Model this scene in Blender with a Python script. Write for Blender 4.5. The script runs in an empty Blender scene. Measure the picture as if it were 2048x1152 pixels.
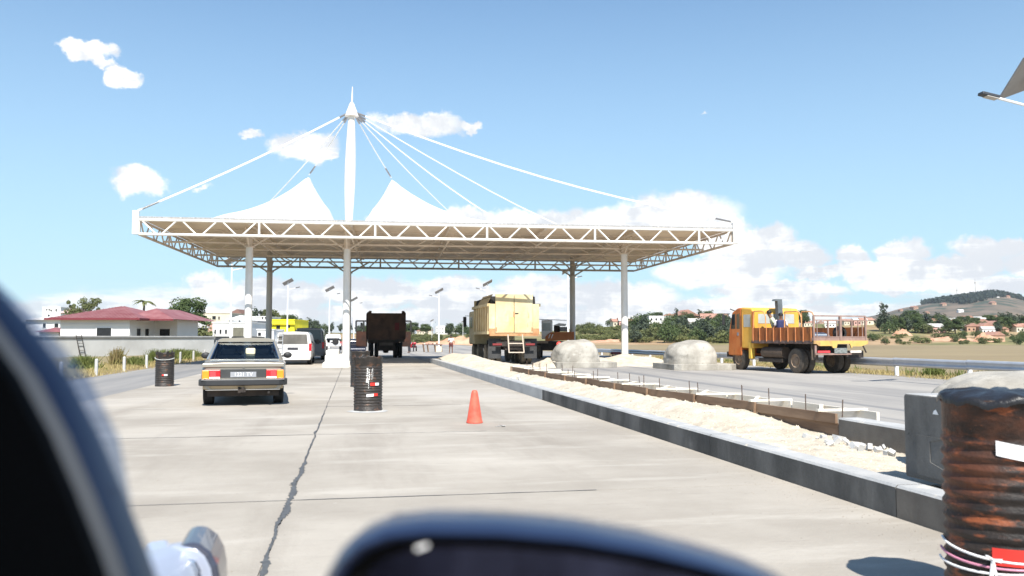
import bpy, math, random
from mathutils import Vector, Matrix
import numpy as np
random.seed(7)
HAZE = .00008
S = bpy.context.scene
COL = S.collection
R_ = math.radians
# ------------------------------------------------------------------ camera, sky, sun, exposure
F = 1700.0; CX = 1024.0; CY = 576.0; HC = 1.4; PIT = math.atan(99/F)
A = R_(10.5); CA, SA = math.cos(A), math.sin(A)
cd = bpy.data.cameras.new('camera'); cam = bpy.data.objects.new('camera', cd); COL.objects.link(cam)
cam.location = (0, 0, HC); cam.rotation_euler = (math.pi/2+PIT, 0, 0)
cd.sensor_width = 36; cd.lens = 36*F/2048; cd.clip_start = .02; cd.clip_end = 12000
cd.dof.use_dof = True; cd.dof.focus_distance = 24; cd.dof.aperture_fstop = 3.4
S.camera = cam
S.view_settings.view_transform = 'Standard'; S.view_settings.look = 'None'
S.view_settings.exposure = 0.70; S.view_settings.gamma = 1
S.view_settings.use_curve_mapping = False

def ray(x, y):
    b = (CY-y)/F
    return Vector(((x-CX)/F, math.cos(PIT)-b*math.sin(PIT), math.sin(PIT)+b*math.cos(PIT)))
def P(x, y, Y):
    d = ray(x, y); return Vector((0, 0, HC))+d*(Y/d.y)
def G(x, y, z=0.0):
    d = ray(x, y); t = (z-HC)/d.z; return Vector((d.x*t, d.y*t, z))
def R(u, v, z=0.0): return Vector((u*CA-v*SA, u*SA+v*CA, z))

SUN = Vector((.15, -1.0, math.tan(R_(50))*math.hypot(.15, 1))).normalized()
sl = bpy.data.lights.new('sun', 'SUN'); so = bpy.data.objects.new('sun', sl); COL.objects.link(so)
sl.energy = 5.0; sl.angle = R_(.53); sl.color = (1, .95, .87)
so.rotation_euler = SUN.to_track_quat('Z', 'Y').to_euler(); so.location = (0, 0, 50)

W = bpy.data.worlds.new('World'); S.world = W; W.use_nodes = True
nt = W.node_tree; nt.nodes.clear()
def nn(t, tree=None, **k):
    n = (tree or nt).nodes.new(t)
    for a, b in k.items(): setattr(n, a, b)
    return n
def con(a, b, tree=None): (tree or nt).links.new(a, b)
def setin(n, i, v, tree=None):
    if hasattr(v, 'is_linked') or isinstance(v, bpy.types.NodeSocket): con(v, n.inputs[i], tree)
    elif v is not None: n.inputs[i].default_value = v
def ma(op, a, b=None, c=None, clamp=False):
    n = nn('ShaderNodeMath', operation=op, use_clamp=clamp)
    setin(n, 0, a); setin(n, 1, b); setin(n, 2, c); return n.outputs[0]
def sm(x, lo, hi, a=0.0, b=1.0):
    n = nn('ShaderNodeMapRange', interpolation_type='SMOOTHSTEP')
    setin(n, 0, x); n.inputs[1].default_value = lo; n.inputs[2].default_value = hi
    n.inputs[3].default_value = a; n.inputs[4].default_value = b; return n.outputs[0]
def mixc(f, a, b):
    n = nn('ShaderNodeMix', data_type='RGBA'); setin(n, 0, f); setin(n, 6, a); setin(n, 7, b); return n.outputs[2]
sky = nn('ShaderNodeTexSky', sky_type='NISHITA', sun_disc=False)
sky.sun_elevation = R_(50); sky.sun_rotation = math.atan2(SUN.x, SUN.y); sky.altitude = 1200
sky.air_density = 1.0; sky.dust_density = 1.0; sky.ozone_density = 1.0
tc = nn('ShaderNodeTexCoord'); dirv = tc.outputs['Generated']
sep = nn('ShaderNodeSeparateXYZ'); con(dirv, sep.inputs[0])
az = ma('ARCTAN2', sep.outputs[0], sep.outputs[1]); el = ma('ARCSINE', sep.outputs[2])
def noise(vec, scale, detail=6, rough=.55):
    n = nn('ShaderNodeTexNoise'); con(vec, n.inputs['Vector']); n.inputs['Scale'].default_value = scale
    n.inputs['Detail'].default_value = detail; n.inputs['Roughness'].default_value = rough; return n
n1 = noise(dirv, 26, 9, .62)
n0 = noise(dirv, 9, 3, .5)
ae = nn('ShaderNodeCombineXYZ'); con(az, ae.inputs[0]); con(el, ae.inputs[1])
# warp the (azimuth, elevation) pair by noise so that the clouds get ragged edges
wsub = nn('ShaderNodeVectorMath', operation='SUBTRACT'); con(n1.outputs['Color'], wsub.inputs[0]); wsub.inputs[1].default_value = (.5, .5, .5)
wmul = nn('ShaderNodeVectorMath', operation='MULTIPLY_ADD'); con(wsub.outputs[0], wmul.inputs[0]); wmul.inputs[1].default_value = (.062, .042, 0); con(ae.outputs[0], wmul.inputs[2])
wz = nn('ShaderNodeVectorMath', operation='MULTIPLY'); con(wmul.outputs[0], wz.inputs[0]); wz.inputs[1].default_value = (1, 1, 0)
blobs = [  # azimuth/elevation by where they stand over the scene (as seen), radii, weight
 (170, 97, 46, 19, 0), (240, 154, 36, 23, 0), (200, 124, 30, 12, .25), (278, 358, 62, 30, 0), (400, 376, 32, 10, .35),
 (495, 266, 34, 11, .3), (600, 290, 72, 33, .1), (652, 305, 30, 14, .3), (835, 250, 92, 28, 0), (935, 252, 34, 13, .1), (1405, 225, 12, 7, .4),
 (1335, 432, 150, 52, 0), (1250, 445, 130, 42, 0), (1080, 450, 150, 38, 0), (940, 440, 110, 32, .1), (770, 440, 60, 14, .2), (1440, 470, 60, 60, .1),
 (1540, 475, 45, 36, 0), (1490, 505, 70, 42, 0), (1580, 515, 70, 30, 0), (1430, 545, 130, 40, 0), (1640, 550, 60, 20, .1), (1700, 508, 42, 24, 0), (1720, 540, 60, 26, 0), (1812, 500, 45, 26, 0), (1800, 535, 75, 26, 0), (1975, 494, 62, 26, 0), (1930, 530, 70, 24, 0), (2060, 525, 60, 30, 0), (1860, 565, 150, 20, 0), (1560, 585, 160, 18, 0), (1990, 575, 90, 22, 0),
 (425, 572, 48, 30, 0), (560, 592, 110, 34, 0), (740, 585, 120, 34, 0), (920, 595, 120, 40, 0), (1090, 590, 110, 40, 0), (1250, 600, 120, 40, 0), (310, 606, 42, 24, .1), (500, 630, 160, 20, 0), (800, 635, 200, 22, 0), (1120, 640, 220, 20, 0), (1420, 620, 160, 24, 0), (1650, 620, 160, 14, .1), (160, 640, 90, 22, .3)]
best = None
for (x, y, rx, ry, w) in blobs:
    d = ray(x, y).normalized(); a0 = math.atan2(d.x, d.y); e0 = math.asin(d.z)
    ra, re = rx/F*.95, ry/F*.95
    m = nn('ShaderNodeVectorMath', operation='MULTIPLY_ADD'); con(wz.outputs[0], m.inputs[0])
    m.inputs[1].default_value = (1/ra, 1/re, 0); m.inputs[2].default_value = (-a0/ra, -e0/re, w)
    l = nn('ShaderNodeVectorMath', operation='LENGTH'); con(m.outputs[0], l.inputs[0])
    val = l.outputs['Value']
    if w: val = ma('ADD', val, w)
    best = val if best is None else ma('MINIMUM', best, val)
puff = sm(ma('ADD', best, ma('MULTIPLY', ma('SUBTRACT', n0.outputs[0], .5), .9)), 1.12, .72)
# the low bank of clouds all round the horizon
strv = nn('ShaderNodeVectorMath', operation='MULTIPLY'); con(ae.outputs[0], strv.inputs[0]); strv.inputs[1].default_value = (5, 26, 0)
nb = noise(strv.outputs[0], 1.4, 7, .6)
strv2 = nn('ShaderNodeVectorMath', operation='MULTIPLY_ADD'); con(ae.outputs[0], strv2.inputs[0]); strv2.inputs[1].default_value = (6, 40, 0); strv2.inputs[2].default_value = (3.1, 8.7, 2)
nb2 = noise(strv2.outputs[0], 1.3, 6, .58)
bankh = ma('ADD', ma('MULTIPLY', nb.outputs[0], -.14), el)
bank = ma('MULTIPLY', sm(bankh, -.014, -.04), .82)
cover = ma('MAXIMUM', puff, bank)
# light grey undersides and bright tops
shade = sm(ma('ADD', nb2.outputs[0], ma('MULTIPLY', ma('SUBTRACT', n1.outputs[0], .5), .9)), .40, .60)
high = sm(el, .07, .13)
shade = ma('MAXIMUM', shade, ma('MULTIPLY', high, sm(n1.outputs[0], .38, .60)))
ccol = mixc(shade, (6.1, 6.35, 6.7, 1), (8.6, 8.6, 8.5, 1))
pale = sm(el, .55, -.02)
skyc = nn('ShaderNodeMix', data_type='RGBA', blend_type='MULTIPLY'); skyc.inputs[0].default_value = 1
con(sky.outputs[0], skyc.inputs[6]); skyc.inputs[7].default_value = (.98, 1.24, 1.34, 1)
sk2 = mixc(ma('MULTIPLY', pale, .72), skyc.outputs[2], (4.1, 5.75, 6.7, 1))
fin = mixc(cover, sk2, ccol)
bg = nn('ShaderNodeBackground'); con(fin, bg.inputs[0]); bg.inputs[1].default_value = .088
wo = nn('ShaderNodeOutputWorld'); con(bg.outputs[0], wo.inputs[0])
W.cycles.sampling_method = 'MANUAL'; W.cycles.sample_map_resolution = 512
S.cycles.max_bounces = 6; S.cycles.transparent_max_bounces = 12

# ------------------------------------------------------------------ materials
MATS = {}
def mat(name, col, rough=.7, metal=0., var=.12, scale=3., bump=0., bscale=40., col2=None, spec=.4, stretch=(1, 1, 1), coat=0., spots=None, sthr=.55, sscale=2., detail=5, transl=None):
    if name in MATS: return MATS[name]
    m = bpy.data.materials.new(name); m.use_nodes = True; t = m.node_tree
    b = t.nodes['Principled BSDF']
    b.inputs['Roughness'].default_value = rough; b.inputs['Metallic'].default_value = metal
    b.inputs['Specular IOR Level'].default_value = spec; b.inputs['Coat Weight'].default_value = coat
    c = (*col, 1); tcn = t.nodes.new('ShaderNodeTexCoord'); mp = t.nodes.new('ShaderNodeMapping')
    mp.inputs['Scale'].default_value = stretch; t.links.new(tcn.outputs['Object'], mp.inputs[0])
    def nz(sc, det=detail):
        n = t.nodes.new('ShaderNodeTexNoise'); n.inputs['Scale'].default_value = sc; n.inputs['Detail'].default_value = det; n.inputs['Roughness'].default_value = .6
        t.links.new(mp.outputs[0], n.inputs['Vector']); return n
    n = nz(scale); mr = t.nodes.new('ShaderNodeMapRange'); mr.inputs[1].default_value = .3; mr.inputs[2].default_value = .7
    t.links.new(n.outputs[0], mr.inputs[0])
    mx = t.nodes.new('ShaderNodeMix'); mx.data_type = 'RGBA'; t.links.new(mr.outputs[0], mx.inputs[0])
    if col2 is None:
        mx.inputs[6].default_value = (*[x*(1-var) for x in col], 1); mx.inputs[7].default_value = (*[min(1, x*(1+var)) for x in col], 1)
    else:
        mx.inputs[6].default_value = c; mx.inputs[7].default_value = (*col2, 1)
    out = mx.outputs[2]
    if spots:
        n2 = nz(sscale, 8); m2 = t.nodes.new('ShaderNodeMapRange'); m2.inputs[1].default_value = sthr; m2.inputs[2].default_value = sthr+.06
        t.links.new(n2.outputs[0], m2.inputs[0])
        mx2 = t.nodes.new('ShaderNodeMix'); mx2.data_type = 'RGBA'; t.links.new(m2.outputs[0], mx2.inputs[0]); t.links.new(out, mx2.inputs[6])
        mx2.inputs[7].default_value = (*spots, 1); out = mx2.outputs[2]
    t.links.new(out, b.inputs['Base Color'])
    if bump:
        n3 = nz(bscale, 4); bp = t.nodes.new('ShaderNodeBump'); bp.inputs['Strength'].default_value = bump; bp.inputs['Distance'].default_value = .02
        t.links.new(n3.outputs[0], bp.inputs['Height']); t.links.new(bp.outputs[0], b.inputs['Normal'])
    if transl:
        tr = t.nodes.new('ShaderNodeBsdfTranslucent'); t.links.new(out, tr.inputs[0])
        ms = t.nodes.new('ShaderNodeMixShader'); ms.inputs[0].default_value = transl
        t.links.new(b.outputs[0], ms.inputs[1]); t.links.new(tr.outputs[0], ms.inputs[2]); t.links.new(ms.outputs[0], t.nodes['Material Output'].inputs[0])
    MATS[name] = m; return m
def layered(name, c0, c1, scale, stretch, layers, rough=.88, bump=.4, bscale=30, coat=0.):
    '''base mottling plus layers of (colour, noise scale, stretch, low, high, strength)'''
    m = bpy.data.materials.new(name); m.use_nodes = True; t = m.node_tree; b = t.nodes['Principled BSDF']
    b.inputs['Roughness'].default_value = rough; b.inputs['Specular IOR Level'].default_value = .3; b.inputs['Coat Weight'].default_value = coat
    tcn = t.nodes.new('ShaderNodeTexCoord')
    def nz(sc, st, off=0.):
        mp = t.nodes.new('ShaderNodeMapping'); mp.inputs['Scale'].default_value = st; mp.inputs['Location'].default_value = (off, off*1.7, off*.3); t.links.new(tcn.outputs['Object'], mp.inputs[0])
        n = t.nodes.new('ShaderNodeTexNoise'); n.inputs['Scale'].default_value = sc; n.inputs['Detail'].default_value = 12; n.inputs['Roughness'].default_value = .62; t.links.new(mp.outputs[0], n.inputs['Vector']); return n.outputs[0]
    def mr(v, a, b_, k=1.):
        q = t.nodes.new('ShaderNodeMapRange'); q.interpolation_type = 'SMOOTHSTEP'; q.inputs[1].default_value = a; q.inputs[2].default_value = b_; q.inputs[4].default_value = k; t.links.new(v, q.inputs[0]); return q.outputs[0]
    def mx(f, a, c):
        q = t.nodes.new('ShaderNodeMix'); q.data_type = 'RGBA'; t.links.new(f, q.inputs[0])
        if isinstance(a, bpy.types.NodeSocket): t.links.new(a, q.inputs[6])
        else: q.inputs[6].default_value = (*a, 1)
        q.inputs[7].default_value = (*c, 1); return q.outputs[2]
    out = mx(mr(nz(scale, stretch), .33, .67), c0, c1)
    for i, (c, sc, st, a, b_, k) in enumerate(layers): out = mx(mr(nz(sc, st, 3.7*(i+1)), a, b_, k), out, c)
    t.links.new(out, b.inputs['Base Color'])
    n3 = nz(bscale, (1, 1, 1), 9); bp = t.nodes.new('ShaderNodeBump'); bp.inputs['Strength'].default_value = bump; bp.inputs['Distance'].default_value = .02
    t.links.new(n3, bp.inputs['Height']); t.links.new(bp.outputs[0], b.inputs['Normal']); MATS[name] = m; return m
def glassmat(name, tint, refl=.12, rough=.03):
    if name in MATS: return MATS[name]
    m = bpy.data.materials.new(name); m.use_nodes = True; t = m.node_tree; t.nodes.clear()
    tr = t.nodes.new('ShaderNodeBsdfTransparent'); tr.inputs[0].default_value = (*tint, 1)
    gl = t.nodes.new('ShaderNodeBsdfGlossy'); gl.inputs['Roughness'].default_value = rough; gl.inputs[0].default_value = (.9, .95, 1, 1)
    lw = t.nodes.new('ShaderNodeLayerWeight'); lw.inputs[0].default_value = .12
    mr = t.nodes.new('ShaderNodeMapRange'); mr.inputs[3].default_value = refl; mr.inputs[4].default_value = .8
    t.links.new(lw.outputs['Fresnel'], mr.inputs[0])
    ms = t.nodes.new('ShaderNodeMixShader'); t.links.new(mr.outputs[0], ms.inputs[0]); t.links.new(tr.outputs[0], ms.inputs[1]); t.links.new(gl.outputs[0], ms.inputs[2])
    o = t.nodes.new('ShaderNodeOutputMaterial'); t.links.new(ms.outputs[0], o.inputs[0]); MATS[name] = m; return m

concrete_slab = layered('pavement_concrete', (.305, .274, .232), (.425, .388, .335), .30, (.8, 1, 1), [
    ((.245, .215, .18), .55, (1.6, .22, 1), .50, .72, .55), ((.50, .465, .41), 1.2, (.35, 1.4, 1), .52, .72, .55),
    ((.25, .225, .195), 7., (.3, 2.2, 1), .60, .72, .45), ((.19, .17, .15), 11., (1, 1, 1), .67, .72, .5), ((.56, .53, .48), 16., (.6, 1.3, 1), .66, .74, .6), ((.47, .44, .40), .16, (1, 1, 1), .5, .7, .5)])
asphalt = layered('old_asphalt', (.25, .238, .225), (.37, .345, .31), .35, (1, .2, 1), [
    ((.165, .165, .17), .8, (1.1, .03, 1), .52, .62, .75), ((.44, .41, .37), 1.6, (.9, .05, 1), .55, .68, .6), ((.20, .195, .19), 9., (1, .6, 1), .62, .72, .4)])
asphalt2 = mat('lane_asphalt', (.17, .17, .172), .85, scale=1.0, bump=.3, bscale=90, col2=(.30, .285, .265), stretch=(1.0, .06, 1), detail=7)
tar = mat('tar_seal', (.09, .095, .10), .8, var=.25, scale=20)
conc_dark = layered('stained_shaded_concrete', (.085, .084, .08), (.175, .17, .16), 1.2, (1, 1, .6), [
    ((.045, .045, .044), 1.3, (1, 1, .45), .50, .70, .6), ((.27, .262, .25), 3.2, (1, 1, .35), .60, .74, .6), ((.03, .03, .03), 14., (1, 1, 1), .64, .7, .5)])  # stained side faces; shade of the grazing sun darkens the base too
conc_brown = mat('brownish_concrete', (.13, .115, .10), .85, scale=3, bump=.2, col2=(.2, .18, .155))
conc_light = mat('pale_concrete', (.42, .42, .41), .85, scale=2.5, bump=.2, col2=(.56, .555, .54), detail=8)
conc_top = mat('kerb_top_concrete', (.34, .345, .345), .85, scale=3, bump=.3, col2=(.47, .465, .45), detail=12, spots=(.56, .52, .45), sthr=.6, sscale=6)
conc_mound = layered('mound_concrete', (.27, .25, .215), (.43, .405, .355), 1.3, (1, 1, .6), [
    ((.17, .155, .13), 1.0, (1, 1, .5), .54, .70, .7), ((.46, .44, .39), 2.5, (1, 1, .8), .56, .70, .6), ((.15, .135, .11), 7., (1, 1, .5), .60, .70, .6)], bump=1.0, bscale=9)
sand = mat('sand', (.43, .37, .285), .95, scale=2.2, bump=1., bscale=22, col2=(.60, .545, .45), spots=(.31, .26, .195), sthr=.62, sscale=7, detail=12)
white_steel = layered('white_painted_steel', (.74, .715, .67), (.82, .80, .76), 1.5, (1, 1, 1), [((.55, .46, .36), 2.2, (1, 1, .5), .58, .74, .5), ((.42, .26, .16), 9., (1, 1, .4), .68, .76, .4)], rough=.55, bump=.05)
cream_steel = mat('dull_cream_steel', (.66, .57, .48), .65, var=.15, scale=1.5)  # duller cream for side and inner trusses, roof beams and front struts
rear_steel = mat('greyed_steel', (.45, .42, .38), .65, var=.15, scale=2)  # rear canopy steel: roof shade painted in as grey; radio masts share it
column_paint = mat('column_paint', (.72, .71, .69), .5, var=.08, scale=1.5)
membrane = mat('tensile_membrane', (.86, .86, .85), .6, var=.02, scale=1, transl=.25)
roof_under = mat('roof_soffit', (.74, .62, .49), .8, var=.18, scale=.7, stretch=(1, .3, 1))
cable_white = mat('white_cable', (.82, .82, .8), .4, var=.03)
turnb = mat('galvanised_fitting', (.3, .3, .31), .4, .7)
rust_drum = mat('painted_drum_steel', (.020, .018, .017), .5, scale=9, col2=(.05, .042, .036), spots=(.11, .06, .038), sthr=.58, sscale=7, stretch=(1, 1, 1.6), detail=9, bump=.4, bscale=30)
rust_near = layered('rusting_drum_steel', (.010, .009, .009), (.032, .024, .02), 3.5, (1, 1, 2), [
    ((.13, .045, .022), 2.2, (.8, .8, 1.3), .42, .66, .8), ((.30, .085, .03), 7., (.8, .8, 2.4), .52, .68, .8), ((.42, .15, .06), 22., (.8, .8, 2.), .64, .74, .7), ((.012, .011, .011), 4., (1, 1, 2.), .52, .66, .7)], rough=.5, bump=.4)
tape_red = mat('red_tape', (.62, .035, .025), .5, var=.08)
tape_white = mat('white_tape', (.8, .8, .8), .5, var=.04)
black_plastic = mat('black_plastic', (.018, .018, .02), .35, var=.2, bump=.3)
cone_orange = mat('faded_cone_plastic', (.62, .075, .045), .55, scale=6, col2=(.74, .16, .10), detail=8)
rubber = mat('tyre_rubber', (.022, .021, .020), .85, var=.3, scale=8)
rubber_dusty = mat('dusty_tyre', (.055, .047, .04), .9, var=.4, scale=5, col2=(.13, .105, .08))
rim_brown = mat('muddy_rim', (.19, .13, .09), .75, scale=5, col2=(.30, .22, .15))
chassis = mat('chassis_black', (.022, .02, .019), .75, var=.4, scale=5, col2=(.06, .045, .036))
straw = mat('dry_grass', (.36, .28, .12), .9, scale=2, col2=(.50, .42, .20), transl=.3)
weed = mat('weed_leaf', (.10, .135, .035), .8, scale=1.5, col2=(.22, .24, .07), transl=.3)
leafA = mat('dark_leaf', (.035, .058, .018), .7, scale=.8, col2=(.115, .16, .05), transl=.2)
leafB = mat('olive_leaf', (.065, .085, .030), .7, scale=.6, col2=(.19, .20, .075), transl=.2)
leafC = mat('bluish_leaf', (.045, .065, .042), .7, scale=.3, col2=(.10, .125, .075), transl=.2)
leafD = mat('bright_leaf', (.10, .12, .035), .7, scale=.3, col2=(.20, .20, .075), transl=.2)
bark = mat('bark', (.13, .10, .075), .9, var=.3, scale=4)
wall_white = mat('white_render', (.74, .74, .73), .8, var=.05, scale=.6, detail=8)
wall_cream = mat('cream_render', (.60, .55, .44), .8, var=.1, scale=.6)
wall_grey = mat('grey_cement_wall', (.50, .495, .475), .9, scale=.35, col2=(.66, .655, .635), detail=9, bump=.2)
wall_dark = mat('shaded_wall_grey', (.20, .20, .20), .9, var=.2, scale=1)  # return wall's grazing-sun shade painted into the dark grey
coping_m = mat('dark_coping', (.13, .13, .125), .9, var=.3, scale=1)
wall_yellow = mat('yellow_render', (.74, .66, .03), .8, var=.06, scale=1)
wall_pink = mat('pink_render', (.55, .33, .28), .8, var=.1, scale=1)
wall_brick = mat('earth_brick_wall', (.46, .29, .20), .9, var=.2, scale=.5)
roof_red = mat('red_sheet_roof', (.21, .06, .062), .55, scale=.8, col2=(.31, .145, .145), stretch=(1, 1, 1), detail=6)
roof_dkred = mat('dark_red_fascia', (.17, .03, .04), .6)
roof_tile = mat('terracotta_roof', (.36, .20, .15), .85, var=.2, scale=1)
roof_grey = mat('grey_sheet_roof', (.5, .48, .45), .7, var=.15, scale=1)
win_dark = mat('dark_opening', (.02, .022, .025), .25, var=.3, scale=2)
galv = mat('galvanised_steel', (.50, .52, .55), .42, .45, var=.1, scale=2)
lamp_grey = mat('lamp_housing', (.05, .055, .065), .5)
panel_back = mat('panel_underside', (.32, .31, .31), .6)
panel_cell = mat('solar_cells', (.015, .02, .05), .2)
pole_white = mat('white_pole', (.82, .82, .82), .45, var=.03)
plank_m = mat('formwork_plank', (.14, .085, .055), .85, scale=2, col2=(.30, .20, .13), stretch=(3, .3, 3), detail=8)
plank_pale = mat('pale_plank', (.62, .56, .46), .85, scale=2, col2=(.78, .74, .66), stretch=(3, .3, 3))
rebar_m = mat('rusty_rebar', (.10, .07, .055), .8)
skin = mat('brown_skin', (.19, .095, .055), .6)
hair_m = mat('black_hair', (.012, .011, .01), .6)

# ------------------------------------------------------------------ mesh builder and scene helpers
class MB:
    def __init__(s): s.v = []; s.f = []
    def add(s, vs, fs):
        k = len(s.v); s.v += [tuple(p) for p in vs]; s.f += [tuple(i+k for i in f) for f in fs]; return s
    def box(s, x0, x1, y0, y1, z0, z1, M=None):
        vs = [Vector((x, y, z)) for z in (z0, z1) for y in (y0, y1) for x in (x0, x1)]
        if M: vs = [M @ p for p in vs]
        return s.add(vs, [(0, 2, 3, 1), (4, 5, 7, 6), (0, 1, 5, 4), (2, 6, 7, 3), (0, 4, 6, 2), (1, 3, 7, 5)])
    def tube(s, p, q, r, r2=None, n=8, cap=True):
        p = Vector(p); q = Vector(q); r2 = r if r2 is None else r2
        d = (q-p).normalized(); a = d.orthogonal().normalized(); b = d.cross(a)
        vs = []
        for c, rr in ((p, r), (q, r2)):
            for i in range(n):
                t = 2*math.pi*i/n; vs.append(c+(a*math.cos(t)+b*math.sin(t))*rr)
        fs = [(i, (i+1) % n, n+(i+1) % n, n+i) for i in range(n)]
        if cap: fs += [tuple(range(n))[::-1], tuple(range(n, 2*n))]
        return s.add(vs, fs)
    def bar(s, p, q, w, h=None):
        p = Vector(p); q = Vector(q); h = h or w; d = q-p; L = d.length
        M = Matrix.Translation(p) @ d.to_track_quat('Y', 'Z').to_matrix().to_4x4()
        return s.box(-w/2, w/2, 0, L, -h/2, h/2, M)
    def path(s, pts, r, n=6):
        for a, b in zip(pts, pts[1:]): s.tube(a, b, r, n=n)
        return s
    def lathe(s, prof, n=24, M=None, jit=0, cap0=False, cap1=False):
        vs = []
        for (r, z) in prof:
            for i in range(n):
                t = 2*math.pi*i/n; rr = r*(1+random.uniform(-jit, jit)); vs.append(Vector((rr*math.cos(t), rr*math.sin(t), z)))
        if M: vs = [M @ p for p in vs]
        fs = []
        for k in range(len(prof)-1):
            for i in range(n): fs.append((k*n+i, k*n+(i+1) % n, (k+1)*n+(i+1) % n, (k+1)*n+i))
        if cap0: fs.append(tuple(range(n))[::-1])
        if cap1: fs.append(tuple(range((len(prof)-1)*n, len(prof)*n)))
        return s.add(vs, fs)
    def prism(s, poly, y0, y1, ax='y', M=None):
        n = len(poly)
        def q(a, b, d): return Vector((a, d, b)) if ax == 'y' else (Vector((d, a, b)) if ax == 'x' else Vector((a, b, d)))
        vs = [q(a, b, y0) for a, b in poly]+[q(a, b, y1) for a, b in poly]
        if M: vs = [M @ p for p in vs]
        return s.add(vs, [tuple(range(n)), tuple(range(n, 2*n))[::-1]]+[(i, n+i, n+(i+1) % n, (i+1) % n) for i in range(n)])
    def loft(s, rings, cap=True, closed=True):
        n = len(rings[0]); vs = [p for r in rings for p in r]; fs = []
        for k in range(len(rings)-1):
            for i in range(n if closed else n-1): fs.append((k*n+i, k*n+(i+1) % n, (k+1)*n+(i+1) % n, (k+1)*n+i))
        if cap: fs += [tuple(range(n))[::-1], tuple(range((len(rings)-1)*n, len(rings)*n))]
        return s.add(vs, fs)
    def mesh(s, name, m, smooth=False, fix=True):
        me = bpy.data.meshes.new(name); me.from_pydata(s.v, [], s.f)
        if fix:
            import bmesh
            b = bmesh.new(); b.from_mesh(me); bmesh.ops.recalc_face_normals(b, faces=b.faces); b.to_mesh(me); b.free()
        if smooth: me.shade_smooth() if smooth is True else me.set_sharp_from_angle(angle=R_(smooth))
        me.materials.append(m); return me
    def build(s, name, m, parent=None, smooth=False, bevel=0, loc=None, rz=None, fix=True, kind=None):
        o = bpy.data.objects.new(name, s.mesh(name, m, smooth, fix)); COL.objects.link(o)
        if parent: o.parent = parent
        if loc is not None: o.location = loc
        if rz is not None: o.rotation_euler.z = rz
        if bevel:
            md = o.modifiers.new('bevel', 'BEVEL'); md.width = bevel; md.segments = 2; md.limit_method = 'ANGLE'
        if kind: o['kind'] = kind
        return o
def tag(o, label=None, cat=None, group=None, kind=None):
    if label: o['label'] = label
    if cat: o['category'] = cat
    if group: o['group'] = group
    if kind: o['kind'] = kind
    return o
def thing(name, label, cat, loc=(0, 0, 0), rz=0, group=None):
    o = bpy.data.objects.new(name, None); COL.objects.link(o); o.location = loc; o.rotation_euler.z = rz; o.empty_display_size = .2
    return tag(o, label, cat, group)
def inst(name, me, parent=None, loc=None, rot=None, sc=None):
    o = bpy.data.objects.new(name, me); COL.objects.link(o)
    if parent: o.parent = parent
    if loc is not None: o.location = loc
    if rot is not None: o.rotation_euler = rot
    if sc is not None: o.scale = sc if hasattr(sc, '__len__') else (sc, sc, sc)
    return o
def copy_tree(o, parent=None):
    c = o.copy(); COL.objects.link(c); c.parent = parent
    for ch in list(o.children): copy_tree(ch, c)
    return c
def sst(t): t = max(0, min(1, t)); return t*t*(3-2*t)
def interp(x, tab):
    if x <= tab[0][0]: return tab[0][1]
    for (a, b), (c, d) in zip(tab, tab[1:]):
        if x <= c: return b+(d-b)*(x-a)/(c-a)
    return tab[-1][1]
from mathutils import noise as mn
def nz3(x, y, z=0): return mn.noise(Vector((x, y, z)))

# ------------------------------------------------------------------ terrain
CREST = [(-900, 652), (0, 650), (400, 656), (650, 665), (820, 669), (940, 669), (1100, 663), (1180, 655), (1300, 649), (1480, 648), (1600, 650), (1750, 646), (1900, 642), (2048, 641), (2600, 646)]
def H(X, Y):
    u = X*CA+Y*SA; z = -.03
    z -= 1.0*sst((u-21.5)/7)
    z += .05*nz3(X*.3, Y*.3) if (u < -10.5 or u > 23) else 0
    if Y > 200:
        px = CX+F*X/Y; yc = interp(px, CREST); Yc = 450; zc = HC+(675-yc)/F*Yc
        t = sst((Y-262)/(Yc-262)); zz = z+(zc-z)*t
        if t > 0: zz += 1.1*nz3(X*.02, Y*.02, 3)*min(1, t*3)
        if Y > Yc: zz = zc+(Y-Yc)*(675-yc)/F*.45
        z = zz
    return z
def ground_hit(x, y):
    d = ray(x, y); Yp = 20.
    while Yp < 6000:
        p = Vector((0, 0, HC))+d*(Yp/d.y)
        if p.z <= H(p.x, p.y): return Vector((p.x, p.y, H(p.x, p.y)))
        Yp *= 1.01
    return None
m = MB(); NA = 300; rad = [0.0]+[2.5*1.065**k for k in range(118)]
angs = [-math.pi+2*math.pi*i/NA for i in range(NA)]
# finer angular steps in front of the viewer
angs = sorted([-math.pi+math.pi*2*(i/NA) for i in range(NA) if abs(-math.pi+math.pi*2*(i/NA)) > .75]+[-.75+1.5*i/300 for i in range(301)])
n = len(angs); zone = []
for r in rad:
    for a in angs:
        X, Y = r*math.sin(a), r*math.cos(a); z = H(X, Y); m.v.append((X, Y, z))
        u = X*CA+Y*SA; g = 0.; rd = 0.
        if Y > 255: g = sst((Y-258)/18)*.95
        if Y > 262 and Y < 420: rd = sst((nz3(X*.018, Y*.03, 9)-.05)/.18)*sst((Y-264)/10)
        if -.12 < X/max(Y, 1) < .08 and Y > 262: rd = max(rd, .7*sst(nz3(X*.03, Y*.01)+.4)*(1-sst((Y-300)/30)))
        if u < -10 and Y < 200: g = .35
        zone.append((g, rd, 0, 1))
for k in range(len(rad)-1):
    for i in range(n):
        j = (i+1) % n; m.f.append((k*n+i, (k+1)*n+i, (k+1)*n+j, k*n+j))
gm = bpy.data.materials.new('open_ground'); gm.use_nodes = True; t = gm.node_tree; b = t.nodes['Principled BSDF']; b.inputs['Roughness'].default_value = .95; b.inputs['Specular IOR Level'].default_value = .2
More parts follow.
